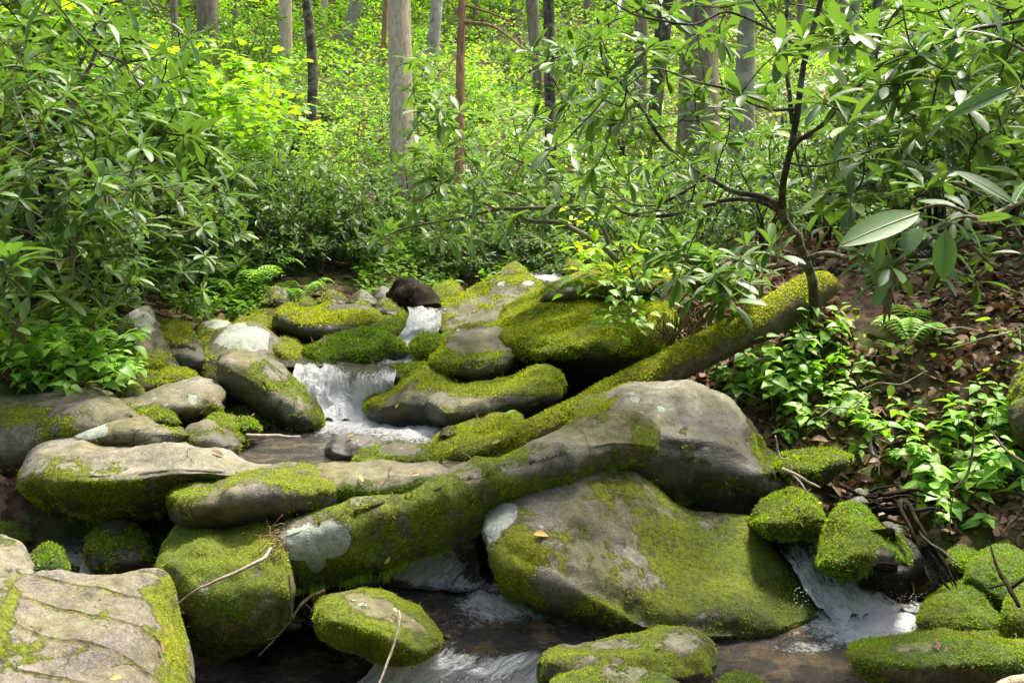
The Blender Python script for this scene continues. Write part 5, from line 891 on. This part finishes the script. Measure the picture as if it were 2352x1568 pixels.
pxrhodo('rhododendron overhanging the lichen capped boulder at left', [[(330, 700, 5.2, .014), (320, 640, 5.2, .013), (280, 560, 5.2, .012), (250, 480, 5.3, .010)], [(300, 600, 5.2, .009), (230, 640, 5.1, .008), (180, 680, 5.0, .006)], [(280, 560, 5.2, .009), (400, 520, 5.4, .007), (470, 500, 5.6, .005)]],
 [(180, 480, 560, 710, 40, 4.8, 5.8), (230, 560, 440, 620, 50, 5.2, 6.6), (160, 380, 260, 460, 44, 5.2, 6.8)], leaf=.12, seed=15)
pxrhodo('small rhododendron with broad bluish rosettes above the mossy log', [[(1700, 720, 4.9, .010), (1690, 690, 4.8, .009), (1640, 650, 4.7, .007), (1610, 630, 4.6, .006)], [(1690, 690, 4.8, .007), (1720, 650, 4.7, .006), (1730, 620, 4.6, .005)]],
 [(1590, 1740, 655, 700, 6, 4.45, 4.8), (1560, 1760, 600, 660, 9, 4.5, 5.0), (1480, 1600, 560, 660, 8, 4.6, 5.1)], leaf=.17, seed=16, barks=TWIG)
# close leaves in the upper right: a branch that hangs near
r = np.random.default_rng(3)
root = empty('rhododendron_branch', tuple(P(2440, 420, 2.2))); tag(root, 'nearest rhododendron branch with big drooping leaves at the right edge', 'branch'); org = P(2440, 420, 2.2)
A = Acc()
for b in ([(2440, 420, 2.2, .006), (2330, 470, 2.12, .006), (2240, 500, 2.05, .005), (2195, 478, 2.02, .004), (2150, 470, 2.0, .003), (2120, 478, 2.0, .003)], [(2240, 500, 2.05, .004), (2215, 497, 2.02, .003), (2180, 510, 2.0, .002), (2172, 525, 2.0, .002)], [(2440, 300, 2.2, .006), (2380, 230, 2.3, .005), (2345, 195, 2.3, .004)], [(2440, 160, 2.3, .006), (2360, 120, 2.4, .005), (2300, 90, 2.4, .004)]):
    q = px_path(b, 20); A.tube(q[:, :3] - org, q[:, 3], 7, 1, .1)
LV = []; LF = []; nv_ = 0; MID = []
def one(x0, y0, d0, x1, y1, d1, wid=1.0, roll=0.0):
    global nv_
    a = P(x0, y0, d0) - org; b = P(x1, y1, d1) - org; L = np.linalg.norm(b - a)
    t = leaf_t([0, .04, .12, .25, .4, .55, .7, .83, .93, 1], [.01, .03, .075, .12, .145, .148, .13, .095, .05, .004], .12, .12)
    v, f = inst((t[0] * [wid, 1, 1], t[1]), basis((b - a)[None], None, np.array([roll])), np.array([L]), a[None]); LV.append(v); LF.append(f + nv_); nv_ += len(v)
    yy_ = np.linspace(.0, .97, 9); pl = np.stack([0 * yy_, yy_, -.12 * yy_ ** 2 + .003], 1); bm = basis((b - a)[None], None, np.array([roll]))[0]; MID.append(tube(pl @ bm.T * L + a, np.linspace(.012, .003, 9) * L, 4))
for a in ((2112, 490, 2.0, 1938, 546, 1.92, 1.0, .75), (2172, 528, 2.0, 2168, 640, 1.98, 1.5, 0), (2215, 500, 2.02, 2268, 580, 1.98, 1.1, .5), (2110, 520, 2.05, 2080, 578, 2.02, 2.0, 0), (2240, 505, 2.05, 2325, 490, 2.0, 1.2, .9), (2200, 480, 2.02, 2110, 450, 2.1, 1.1, .3), (2120, 478, 2.0, 2040, 500, 2.12, .9, .2),
          (2345, 195, 2.3, 2290, 115, 2.28, 1.0, .3), (2345, 195, 2.3, 2285, 300, 2.35, .8, .4), (2330, 470, 2.1, 2200, 380, 2.15, .9, .6), (2330, 470, 2.12, 2365, 390, 2.2, .9, .6), (2330, 200, 2.3, 2180, 260, 2.3, .8, 1.), (2300, 90, 2.4, 2210, 60, 2.45, 1.1, .2), (2300, 90, 2.4, 2280, 0, 2.4, 1.2, .3), (2300, 90, 2.4, 2370, 50, 2.4, .8, .5)): one(*a)
adopt(root, A.build('twigs', TWIG, root), mesh_obj('foliage', np.vstack(LV), np.vstack(LF), NEARL, root), *[Acc().add(*m_).build('midrib', RHODO_L, root) for m_ in MID])
A = Acc()
for cx, cy, d, n, L in ((2040, 560, 3.0, 7, 150), (1555, 715, 4.6, 34, 70)):
    for k in range(n):
        x = cx + r.normal(0, 14 if n < 10 else 30); y = cy + r.normal(0, 10); q = px_path([(x, y, d, 0), (x + r.normal(0, 10), y + L * .5, d - .02, 0), (x + r.normal(0, 22), y + L * r.uniform(.8, 1.15), d - .03, 0)], 8)[:, :3]
        A.tube(q, np.array([.1, .5, .9, 1, 1, .9, .6, .2]) * (.010 if n < 10 else .004), 6, k, .2)
tag(A.build('dead_leaves', DEADLEAF), 'curled brown dead leaves hanging limply under the rhododendron branches', 'dead leaves')

def proto_rhodo(seed, mat, nw=120, rad=.85, h=1.3, leaf=.125, T=RL_LO, lo=.15):
    r = np.random.default_rng(seed); root = empty('rhododendron'); A = Acc(); nodes = []
    for k in range(5):
        a = k * 1.3 + r.uniform(0, .5); q = np.array([[0, 0, -.3], [.1, .1, h * .25], [.35, .35, h * .5], [.6, .6, h * .75]]); q[:, 0] *= math.cos(a) * rad; q[:, 1] *= math.sin(a) * rad; q = resample(q + r.normal(0, .03, q.shape), 14); A.tube(q, np.linspace(.018, .006, 14), 6, k, .15); nodes.append(q)
    u = r.normal(0, 1, (nw, 3)); u /= np.linalg.norm(u, axis=1)[:, None]; u[:, 2] = np.abs(u[:, 2]) * r.choice([1, 1, -.3, -.6], nw); rr_ = r.uniform(.55, 1.05, nw) * (1 + .25 * fbm(u * 1.5 + seed, 2, 3))
    tips = u * rr_[:, None] * [rad, rad, h * .62] + [0, 0, h * .45]; tips[:, 2] = np.maximum(tips[:, 2], lo * r.uniform(.3, 1.5, nw))
    dirs = grow(np.vstack(nodes), tips, A, r); ax = dirs * .6 + [0, 0, .8] + r.normal(0, .25, tips.shape)
    V, Fx = whorls(tips, ax, leaf * r.uniform(.75, 1.15, nw), r=r, T=T)
    adopt(root, A.build('stems', B_DARK, root), mesh_obj('foliage', V, Fx, mat, root)); return root
PR = [proto_rhodo(21, RHODO), proto_rhodo(22, RHODO, 130, .95, 1.2), proto_rhodo(23, RHODO_L, 110, .8, 1.1), proto_rhodo(24, RHODO, 90, .7, 1.0)]
used = set()
def place(protos, i, x, y, s_, rz, label, cat, group, zoff=0.0, sz=None):
    o = protos[i]
    if o.name in used: o = copy_thing(o)
    else: used.add(o.name)
    o.location = (x, y, float(ground_z(x, y)) + zoff); o.rotation_euler = (0, 0, rz); o.scale = (s_, s_, sz or s_); tag(o, label, cat, group); return o
def spot(px, d):
    q = P(px, 600, d); return q[0], q[1]
shr = []
for px, d, s_ in ((60, 5.6, 1.4), (-60, 5.0, 1.4), (200, 6.2, 1.2), (-150, 6.5, 1.8), (60, 7.0, 1.6), (330, 6.7, .95), (120, 8.0, 1.6), (270, 7.6, 1.1), (-40, 8.5, 2.0), (170, 9.0, 1.5)): shr.append((px, d, s_, 0))
for px, d, s_ in ((430, 7.2, .95), (520, 7.5, .85), (610, 7.7, .8), (690, 7.9, .78), (770, 8.0, .75), (850, 8.3, .72), (470, 8.2, .9), (570, 8.5, .85), (660, 8.7, .85), (750, 8.9, .8), (830, 9.2, .75), (380, 9.0, 1.1), (500, 9.6, .8), (900, 8.9, .65), (320, 9.6, 1.25), (600, 9.8, .75), (700, 10.0, .7), (640, 7.1, .55), (540, 6.9, .55), (740, 7.4, .55), (820, 7.7, .5), (460, 6.6, .55)): shr.append((px, d, s_, 1))
for px, d, s_ in ((980, 8.6, .7), (1060, 8.8, .75), (1130, 9.2, .8), (1200, 9.2, .85), (960, 9.6, .9), (1050, 10.2, .8), (1160, 10.4, .8), (1290, 9.2, .7), (1350, 8.6, .75), (1400, 9.4, .8), (1240, 10.4, .8), (1010, 8.0, .45), (1110, 8.3, .5), (1190, 8.6, .5), (1330, 8.0, .5)): shr.append((px, d, s_, 2))
for px, d, s_ in ((1480, 7.0, .7), (1600, 6.6, .65), (1750, 6.4, .7), (1900, 6.0, .75), (2050, 5.8, .8), (2200, 5.6, .9), (2350, 5.4, 1.0), (1560, 8.2, .75), (1720, 8.0, .75), (1860, 7.4, .8), (2000, 7.2, .9), (2150, 7.0, 1.0), (2320, 6.6, 1.2), (2450, 6.0, 1.4), (1950, 8.8, .9), (2120, 8.8, 1.1), (2300, 8.4, 1.5), (2450, 7.8, 2.0)): shr.append((px, d, s_, 3))
for px, d, s_ in ((560, 13, .8), (640, 15, .9), (500, 15.5, .9), (420, 17, 1.1), (860, 13.5, .7), (1150, 12.5, .8), (1060, 15, .8), (1420, 13, .9), (960, 17, .9), (750, 16, .8), (300, 16, 1.2), (1330, 17, 1.0), (1800, 13, 1.0), (2050, 14, 1.1), (1650, 16, 1.0), (580, 20, 1.2), (1230, 20, 1.2)): shr.append((px, d, s_, 4))
SL_ = [('dark green rhododendron filling the tall thicket along the left edge', 'rhododendrons of the left thicket'), ('low rounded rhododendron in the band of shrubs beyond the left boulders', 'rhododendrons beyond the left boulders'), ('rhododendron in the shade round the feet of the middle trunks', 'rhododendrons round the middle trunks'), ('rhododendron in the backing thicket on the right bank', 'rhododendrons backing the right bank'), ('dark rhododendron among the bright undergrowth up the slope', 'rhododendrons scattered up the slope')]
rr = np.random.default_rng(31)
for i, (px, d, s_, k) in enumerate(shr):
    x, y = spot(px, d); place(PR, i % 4 if k != 1 else (i + (i % 3 == 0)) % 4, x, y, s_ * rr.uniform(.92, 1.08), rr.uniform(0, 6.28), SL_[k][0], 'rhododendron', SL_[k][1], sz=s_ * (1.15 if k in (0, 3) else .95))
# ------------------------------------------------------------------ bright understorey of the slope
def proto_sapling(seed, mat, n=300, T=ML, leaf=.11, rad=.75, h=1.6, layers=5):
    r = np.random.default_rng(seed); root = empty('sapling'); A = Acc(); tips = []; ys_ = []
    st_ = np.array([[0, 0, -.4], [.02, .0, h * .3], [.05, .03, h * .65], [.02, .05, h]]); q = resample(st_ + r.normal(0, .03, (4, 3)), 14); A.tube(q, np.linspace(.016, .005, 14), 6, 1, .1)
    nb = layers * 4
    for k in range(nb):
        z = h * (.2 + .8 * (k + .5) / nb); i = min(13, int((z + .4) / (h + .4) * 13)); a = k * 2.4 + r.uniform(-.4, .4); L = rad * (1.15 - .6 * z / h) * r.uniform(.6, 1.1)
        e = q[i] + np.array([math.cos(a) * L, math.sin(a) * L, L * r.uniform(.0, .35)]); b = np.linspace(0, 1, 7)[:, None] * (e - q[i]) + q[i]; b[:, 2] += .1 * L * np.sin(np.linspace(0, np.pi, 7)); A.tube(b, np.linspace(.006, .002, 7), 4, k)
        m = max(5, int(n / nb)); t = r.uniform(.25, 1.1, m)[:, None]; p = q[i] + (e - q[i]) * t + r.normal(0, .11, (m, 3)) * [1, 1, .35] + [0, 0, .03]; tips.append(p); dd = (e - q[i]) / L * .6 + r.normal(0, .8, (m, 3)) * [1, 1, .25]; dd[:, 2] -= .15; ys_.append(dd)
    p = np.vstack(tips); yv = np.vstack(ys_)
    V, Fx = inst(T, basis(yv, None, r.normal(0, .3, len(p))), leaf * r.uniform(.6, 1.15, len(p)), p)
    adopt(root, A.build('stems', TWIG, root), mesh_obj('foliage', V, Fx, mat, root)); return root
PS = [proto_sapling(41, MAPLE), proto_sapling(42, UNDER, 420, BL, .10, .8, 1.3), proto_sapling(43, UNDER, 380, ML, .09, .7, 1.1), proto_sapling(44, MAPLE, 260, BL, .12, .9, 2.0, 6)]
rr = np.random.default_rng(32); used.clear(); cnt = 0
for i in range(215):
    d = 8.8 + 26 * rr.random() ** 1.15; px = rr.uniform(-150, 2500)
    if d < 11 and (px < 350 or 900 < px < 1330): continue
    x, y = spot(px, d); s_ = rr.uniform(.6, 1.2) * np.interp(d, [8, 14, 22, 35], [.4, .45, .6, 1.7]); 
    far_ = d > 20; place(PS, int(rr.integers(0, 4)), x, y, s_, rr.uniform(0, 6.28), 'light green leafy sapling among the farther trees of the slope' if far_ else 'light green leafy sapling on the near part of the sunlit slope', 'sapling', 'saplings far up the slope' if far_ else 'saplings on the near slope', sz=s_ * rr.uniform(.8, 1.3))
# a long maple branch with layered leaves in the upper left
def leafy_branch(name, label, cat, branches, n, T, leaf, mat, seed, sp=.16, barks=TWIG, flat=.3):
    r = np.random.default_rng(seed); q0 = px_path(branches[0]); org = q0[0, :3]; root = empty(name, tuple(org)); tag(root, label, cat); A = Acc(); pts = []; w = []
    for b in branches:
        q = px_path(b, 30); A.tube(q[:, :3] - org, q[:, 3], 6, 1, .1); pts.append(q[5:, :3] - org)
    pts = np.vstack(pts); c = pts[r.integers(0, len(pts), n)]; tp = c + r.normal(0, sp, (n, 3)) * [1, 1, .35]
    for i in range(0, n, 5): u = np.linspace(0, 1, 5)[:, None]; A.tube(c[i] * (1 - u) + tp[i] * u, .0015, 4)
    dd = (tp - c) / sp + r.normal(0, .5, (n, 3)); dd[:, 2] = dd[:, 2] * flat - .2
    V, Fx = inst(T, basis(dd, None, r.normal(0, .3, n)), leaf * r.uniform(.6, 1.1, n), tp); adopt(root, A.build('stems', barks, root), mesh_obj('foliage', V, Fx, mat, root)); return root
leafy_branch('maple_sapling', 'young maple with a long drooping branch of layered bright leaves in the upper left', 'maple', [
    [(185, 380, 7.0, .02), (187, 200, 7.0, .018), (180, 90, 7.0, .015), (182, 0, 7.0, .012), (184, -40, 7, .01)], [(186, 60, 7.0, .010), (260, 110, 7.0, .009), (340, 160, 7.0, .008), (430, 180, 7.0, .007), (520, 195, 7.0, .005), (620, 215, 7.1, .003)], [(340, 160, 7.0, .006), (440, 215, 6.8, .004), (560, 250, 6.8, .002)],
    [(185, 120, 7.0, .007), (250, 190, 6.8, .005), (330, 210, 6.7, .003)], [(430, 180, 7.0, .005), (500, 140, 7.2, .003), (600, 150, 7.3, .002)], [(184, 30, 7, .007), (100, 20, 6.8, .006), (0, 40, 6.6, .004)]], 900, ML, .10, MAPLE, 51, .19)
leafy_branch('maple_sapling', 'second maple spray of yellow green leaves hanging lower over the left shrubs', 'maple', [[(520, 460, 8.6, .012), (480, 380, 8.5, .011), (450, 320, 8.4, .009), (420, 290, 8.4, .006), (380, 300, 8.3, .003)], [(480, 380, 8.5, .007), (560, 300, 8.4, .005), (640, 280, 8.4, .003)], [(450, 320, 8.4, .007), (520, 250, 8.4, .005), (620, 240, 8.4, .003)]], 600, ML, .10, MAPLE, 52, .22)
leafy_branch('beech_seedling', 'glowing yellow green spray of oval leaves hanging over the pale cracked slab', 'seedling', [[(1470, 690, 4.9, .006), (1440, 600, 4.7, .005), (1400, 520, 4.6, .004), (1340, 470, 4.6, .003), (1290, 445, 4.6, .002)], [(1400, 520, 4.6, .003), (1340, 505, 4.6, .002), (1285, 500, 4.6, .001)], [(1440, 590, 4.7, .003), (1390, 560, 4.7, .002), (1340, 575, 4.7, .001)], [(1390, 520, 4.6, .003), (1400, 480, 4.6, .002), (1430, 460, 4.6, .001)]], 75, leaf_t([0, .2, .45, .7, .9, 1], [.02, .2, .29, .24, .1, .005], .1, .12), .078, BEECH, 53, .05)
leafy_branch('maple_seedling', 'low light green seedling over the moss mane of the overhanging boulder', 'seedling', [[(1480, 760, 4.55, .005), (1440, 700, 4.5, .004), (1400, 660, 4.5, .003), (1350, 640, 4.5, .002)], [(1450, 720, 4.5, .003), (1420, 740, 4.4, .002)], [(1440, 700, 4.5, .003), (1470, 640, 4.5, .002), (1500, 610, 4.5, .001)]], 120, HL, .055, HERB, 54, .09)
leafy_branch('maple_seedling', 'pale green layered seedling above the pale cracked slab', 'seedling', [[(1400, 650, 5.3, .005), (1360, 600, 5.3, .004), (1310, 590, 5.3, .002)], [(1360, 600, 5.3, .003), (1330, 560, 5.3, .002), (1300, 560, 5.3, .001)], [(1400, 640, 5.3, .003), (1450, 600, 5.3, .002)]], 130, ML, .06, BEECH, 55, .10)
# leafy mass clothing the whole slope
r = np.random.default_rng(61); n = 130000
yy = 8.3 + 30 * r.random(n) ** 1.5; xx = r.uniform(-1, 1, n) * (yy * .66 + 1)
cl = fbm(np.stack([xx * .55, yy * .55, 0 * xx], -1), 3, 33); keep = (cl > -.45) & ~((np.abs(xx - .3) < .9) & (yy < 9.3)); xx, yy, cl = xx[keep], yy[keep], cl[keep]; n = len(xx)
hh = np.interp(yy, [8, 14, 22, 38], [.3, .55, 1.0, 2.6]) * (.35 + .9 * np.clip(cl + .45, 0, 1)); zz = ground_z(xx, yy) + hh * r.random(n) ** .55
sz = np.interp(yy, [8, 14, 38], [.06, .085, .21]) * r.uniform(.6, 1.2, n)
V, Fx = inst(SL, basis(r.normal(0, 1, (n, 3)) * [1, 1, .35] + [0, -.35, -.15], None, r.normal(0, .4, n)), sz, np.stack([xx, yy, zz], -1))
tag(mesh_obj('undergrowth', V, Fx, UNDER), 'dense bright green undergrowth covering the wooded slope', 'undergrowth', kind='stuff')
r = np.random.default_rng(62); n = 60000
yy = r.uniform(26, 60, n); xx = r.uniform(-1, 1, n) * (yy * .68 + 2); cl = fbm(np.stack([xx * .2, yy * .2, 0 * xx], -1), 3, 35)
hh = r.uniform(0, 11, n); c3 = fbm(np.stack([xx * .22, yy * .22, hh * .4], -1), 4, 36); k = c3 > -.08; xx, yy, hh = xx[k], yy[k], hh[k]; n = len(xx)
V, Fx = inst(SL, basis(r.normal(0, 1, (n, 3)) * [1, 1, .35] + [0, -.3, -.1], None, r.normal(0, .4, n)), r.uniform(.25, .5, n), np.stack([xx, yy, ground_z(xx, yy) + hh], -1))
tag(mesh_obj('distant_wood', V, Fx, MAPLE), 'far sunlit foliage of the wood closing off the view', 'woodland', kind='stuff')
# unseen wood behind and beside the viewer, added to keep sky light off rock fronts
r = np.random.default_rng(64); n = 26000; th = r.uniform(math.pi * .97, math.pi * 2.03, n); rad_ = r.uniform(6.5, 15, n); hh = r.uniform(0, 9.5, n) * np.interp(rad_, [6.5, 9], [.75, 1])
xx, yy = rad_ * np.cos(th), rad_ * np.sin(th) - 1.0; c3 = fbm(np.stack([xx * .3, yy * .3, hh * .4], -1), 4, 39); k = c3 > -.2; xx, yy, hh = xx[k], yy[k], hh[k]; n = len(xx)
V, Fx = inst(SL, basis(r.normal(0, 1, (n, 3)) * [1, 1, .4], None, r.normal(0, .4, n)), r.uniform(.3, .55, n), np.stack([xx, yy, ground_z(xx, yy) + hh], -1))
tag(mesh_obj('sky_blocking_wood', V, Fx, RHODO), 'unseen wall of forest foliage added round the near side to block sky light', 'woodland', kind='stuff')
# low ground cover on the near banks
r = np.random.default_rng(63); xs = []; 
for x0, x1, y0, y1, d0, d1, n, hmx in ((380, 620, 690, 740, 5.9, 7.2, 1500, .22), (820, 1050, 620, 700, 6.8, 8.3, 1700, .25), (1100, 1400, 560, 640, 7.2, 9.0, 900, .3), (1350, 1560, 600, 760, 4.7, 5.6, 500, .2), (0, 330, 760, 900, 4.4, 6.0, 900, .22), (1850, 2352, 700, 800, 4.0, 5.2, 260, .12)):
    d = r.uniform(d0, d1, n); q = P(r.uniform(x0, x1, n), 700, d); z = ground_z(q[:, 0], q[:, 1]) + hmx * r.random(n) ** .7 * (.5 + .8 * vnoise(q * 3, 3).clip(0, 1)); xs.append(np.stack([q[:, 0], q[:, 1], z], -1))
p = np.vstack(xs); n = len(p)
V, Fx = inst(BL, basis(r.normal(0, 1, (n, 3)) * [1, 1, .3] + [0, -.2, -.1], None, r.normal(0, .3, n)), r.uniform(.03, .075, n), p)
tag(mesh_obj('ground_cover', V, Fx, UNDER), 'low bright green ground cover on the banks among the far boulders', 'ground cover', kind='stuff')
# ------------------------------------------------------------------ leafy herbs and ferns
def proto_herb(seed, ns=8, h=.30, leaf=.09, spread=.16, T=HL, mat=HERB):
    r = np.random.default_rng(seed); root = empty('leafy_plant'); A = Acc(); pos = []; ys_ = []; sz = []
    for k in range(ns):
        a = r.uniform(0, 6.28); rd = spread * r.random() ** .5; b = np.array([math.cos(a) * rd * .5, math.sin(a) * rd * .5, -.03]); H = h * r.uniform(.55, 1.1); e = b + [math.cos(a) * rd, math.sin(a) * rd, H]
        u = np.linspace(0, 1, 9)[:, None]; q = b * (1 - u) + e * u + np.array([math.cos(a), math.sin(a), 0]) * .03 * np.sin(u * 3); A.tube(q, np.linspace(.0028, .0012, 9), 5)
        for j in (4, 6, 7, 8):
            a2 = j * 1.57 + k
            for s_ in (0, np.pi):
                dv = np.array([math.cos(a2 + s_), math.sin(a2 + s_), r.uniform(-.35, .25)]); pos.append(q[j] + dv * .018); ys_.append(dv); sz.append(leaf * r.uniform(.6, 1.1) * (.75 if j == 8 else 1)); 
    V, Fx = inst(T, basis(np.array(ys_), None, r.normal(0, .25, len(pos))), np.array(sz), np.array(pos))
    adopt(root, A.build('stems', HERB, root), mesh_obj('foliage', V, Fx, mat, root)); return root
PH = [proto_herb(71), proto_herb(72, 6, .24, .08, .13), proto_herb(73, 9, .34, .09, .2)]
rr = np.random.default_rng(72); used.clear()
def on_bank(px, py, d0=3.0, d1=7):
    for d in np.linspace(d0, d1, 160):
        q = P(px, py, d)
        if q[2] <= ground_z(q[0], q[1]): return q
    return P(px, py, d1)
hs = [(1780, 930, 0), (1840, 900, 0), (1880, 950, 0), (1810, 860, 0), (1900, 870, 0), (1740, 890, 0), (1850, 800, 1),  (1830, 990, 0),
      (2150, 1010, 2), (2210, 1040, 2), (2120, 1080, 2), (2180, 1100, 2), (2300, 1000, 2), (2160, 1190, 2), (2060, 1010, 2), (2290, 1110, 2), (1930, 1060, 3), (2230, 1130, 2),
      (100, 890, 4), (160, 870, 4), (210, 900, 4), (60, 860, 4), (240, 860, 4), (130, 830, 4)]
HLb = [('leafy green herb in the clump beside the upper end of the big grey boulder', 'herbs beside the big grey boulder'), ('leafy herb at the back of the leaf strewn bank below the rhododendron', 'herbs at the back of the bank'), ('leafy herb with toothed leaves spilling down the lower right bank', 'herbs on the lower right bank'), ('lone two leaved seedling on the moss ledge', None), ('broad leaved herb behind the flat topped slab on the left bank', 'herbs on the left bank')]
for i, (px, py, k) in enumerate(hs):
    q = on_bank(px, py, 3.0 if k != 4 else 3.9); o = place(PH, i % 3, q[0], q[1], rr.uniform(.6, .95) * (.6 if k == 3 else 1), rr.uniform(0, 6.28), HLb[k][0], 'herb', HLb[k][1])
    o.location.z = q[2] - .02; o.rotation_euler.x = rr.uniform(.1, .35)
def proto_fern(seed):
    r = np.random.default_rng(seed); root = empty('fern'); A = Acc(); V_ = []; pos = []; ys_ = []; sz = []
    for k in range(7):
        a = k * .9 + r.uniform(-.2, .2); L = r.uniform(.2, .32); u = np.linspace(0, 1, 16)[:, None]; q = np.hstack([math.cos(a) * L * u, math.sin(a) * L * u, .75 * L * np.sin(u * 2.3)]); A.tube(q, .0016, 4)
        t = np.array([math.cos(a), math.sin(a), 0]); sd_ = np.array([-t[1], t[0], 0])
        for j in range(2, 16):
            for s_ in (-1, 1): pos.append(q[j]); ys_.append(sd_ * s_ + t * .45 + [0, 0, -.15]); sz.append(.085 * math.sin(j / 16 * 2.6 + .35) + .004)
    V, Fx = inst((BL[0] * [.5, 1, 1], BL[1]), basis(np.array(ys_)), np.array(sz), np.array(pos)); adopt(root, A.build('stems', HERB, root), mesh_obj('fronds', V, Fx, HERB, root)); return root
PF = [proto_fern(81)]; used.clear()
for px, py, s_, lab in ((150, 800, 1.0, 'dark green fern at the left edge under the rhododendron rosettes'), (255, 820, .9, 'fern between the left herbs and the lichen capped boulder'), (545, 690, 1.1, 'bright fern standing up behind the ground cover at left'), (690, 695, .8, 'pale fern tuft on the row of stones behind the square block'), (590, 670, 1.2, 'tall light green fern left of the mossy stones'), (2090, 790, .8, 'small fern under the hanging dead leaves on the right bank'), (420, 790, .4, 'tiny fern rosette above the thin left trickle')):
    q = on_bank(px, py, 4.0); o = place(PF, 0, q[0], q[1], s_, rr.uniform(0, 6.28), lab, 'fern', None); o.location.z = q[2] - .01
# ------------------------------------------------------------------ leaf litter and fallen leaves
r = np.random.default_rng(91); n = 12500
xx = np.concatenate([r.uniform(.7, 3.6, 10000), r.uniform(-3.5, -.9, 1500), r.uniform(-2, 2.5, 1000)]); yy = np.concatenate([r.uniform(3.2, 6.0, 10000), r.uniform(3.6, 7, 1500), r.uniform(5.5, 8.5, 1000)])
dn = fbm(np.stack([xx * 1.5, yy * 1.5, 0 * xx], -1), 3, 44); k = dn > -.5; xx, yy = xx[k], yy[k]; n = len(xx); zz = ground_z(xx, yy) + r.uniform(.002, .022, n)
h = n // 2; yv = r.normal(0, 1, (n, 3)) * [1, 1, .3]; ro = r.normal(0, .6, n); p = np.stack([xx, yy, zz], -1)
V1, F1 = inst((leaf_t([0, .25, .55, .8, 1], [.03, .2, .26, .16, .01], .35, .3)), basis(yv[:h], None, ro[:h]), r.uniform(.03, .09, h), p[:h])
V2, F2 = inst((ML[0] * [.8, 1, 2.4], ML[1]), basis(yv[h:], None, ro[h:]), r.uniform(.03, .085, n - h), p[h:])
A = Acc(); A.add(V1, F1); A.add(V2, None, F2)
for i in range(500):
    a = r.uniform(0, 3.14); L = r.uniform(.04, .22); j = r.integers(0, n); d = np.array([math.cos(a), math.sin(a), r.uniform(-.1, .15)]); u = np.linspace(-.5, .5, 5)[:, None]; A.tube(p[j] + d * L * u + r.normal(0, .004, (5, 3)), r.uniform(.001, .003), 4)
tag(A.build('leaf_litter', DEADLEAF), 'brown leaf litter and twigs strewn over the banks', 'leaf litter', kind='stuff')
bpy.context.view_layer.update()
def on_rock(key, px, py):
    v = P(px, py, 1.0) - CAM; v /= np.linalg.norm(v); ok, loc, nr, _ = ROCKS[key].ray_cast(Vector(CAM), Vector(v)); return (np.array(loc), np.array(nr)) if ok else (None, None)
for key, px, py, L, ang, mat, lab in (('R23', 482, 1040, .055, .3, DEADLEAF, 'small curled orange leaf lying on the long pale slab'), ('R8', 1222, 1232, .06, -.2, YLEAF, 'narrow yellow leaf resting in a hollow of the largest boulder'), ('R7', 880, 1290, .03, 1, YLEAF, 'yellow fleck of a leaf on the diagonal slab'), ('R25', 835, 1110, .035, 2, YLEAF, 'pale leaf stuck on the wet slab front'), ('R25', 945, 1095, .03, 0, YLEAF, 'pale leaf on the top of the flat wet slab'),
      ('R46', 1165, 958, .05, .4, HERB, 'fresh green leaf dropped on the yellow green rock'), ('R46', 1130, 1020, .04, .2, YLEAF, 'whitish leaf scrap on the yellow green rock'), ('R1', 255, 1565, .03, .1, YLEAF, 'light yellow leaf at the bottom edge on the bedded slab'), ('R1', 365, 1500, .03, 1.2, DEADLEAF, 'brown leaf scrap on the bedded slab beside its moss edge'), ('R10', 1500, 1490, .03, .1, DEADLEAF, 'brown leaf scrap on the low rock by the bottom cascade'),
      ('R13', 2150, 1495, .04, 1.2, DEADLEAF, 'orange brown leaf on the long low mossy rock'), ('R43', 1230, 705, .045, .3, YLEAF, 'pale leaf on the shoulder of the overhanging boulder'), ('R44', 912, 935, .03, .6, YLEAF, 'yellow leaf on the wedge shaped rock'), ('R17', 1875, 1160, .03, .2, YLEAF, 'yellowish leaf on the oval moss cushion'), ('R27', 800, 1010, .03, .2, YLEAF, 'tiny leaf on the purple grey stone')):
    loc, nr = on_rock(key, px, py)
    if loc is None: continue
    y_ = np.array([math.cos(ang), .3, math.sin(ang)]); y_ = y_ - nr * (y_ @ nr) + nr * .12
    V, Fx = inst(leaf_t([0, .25, .55, .8, 1], [.03, .2, .24, .14, .01], .35, .15), basis(y_[None], nr), np.array([L]), (loc + nr * .012)[None])
    tag(mesh_obj('fallen_leaf', V, Fx, mat), lab, 'leaf')
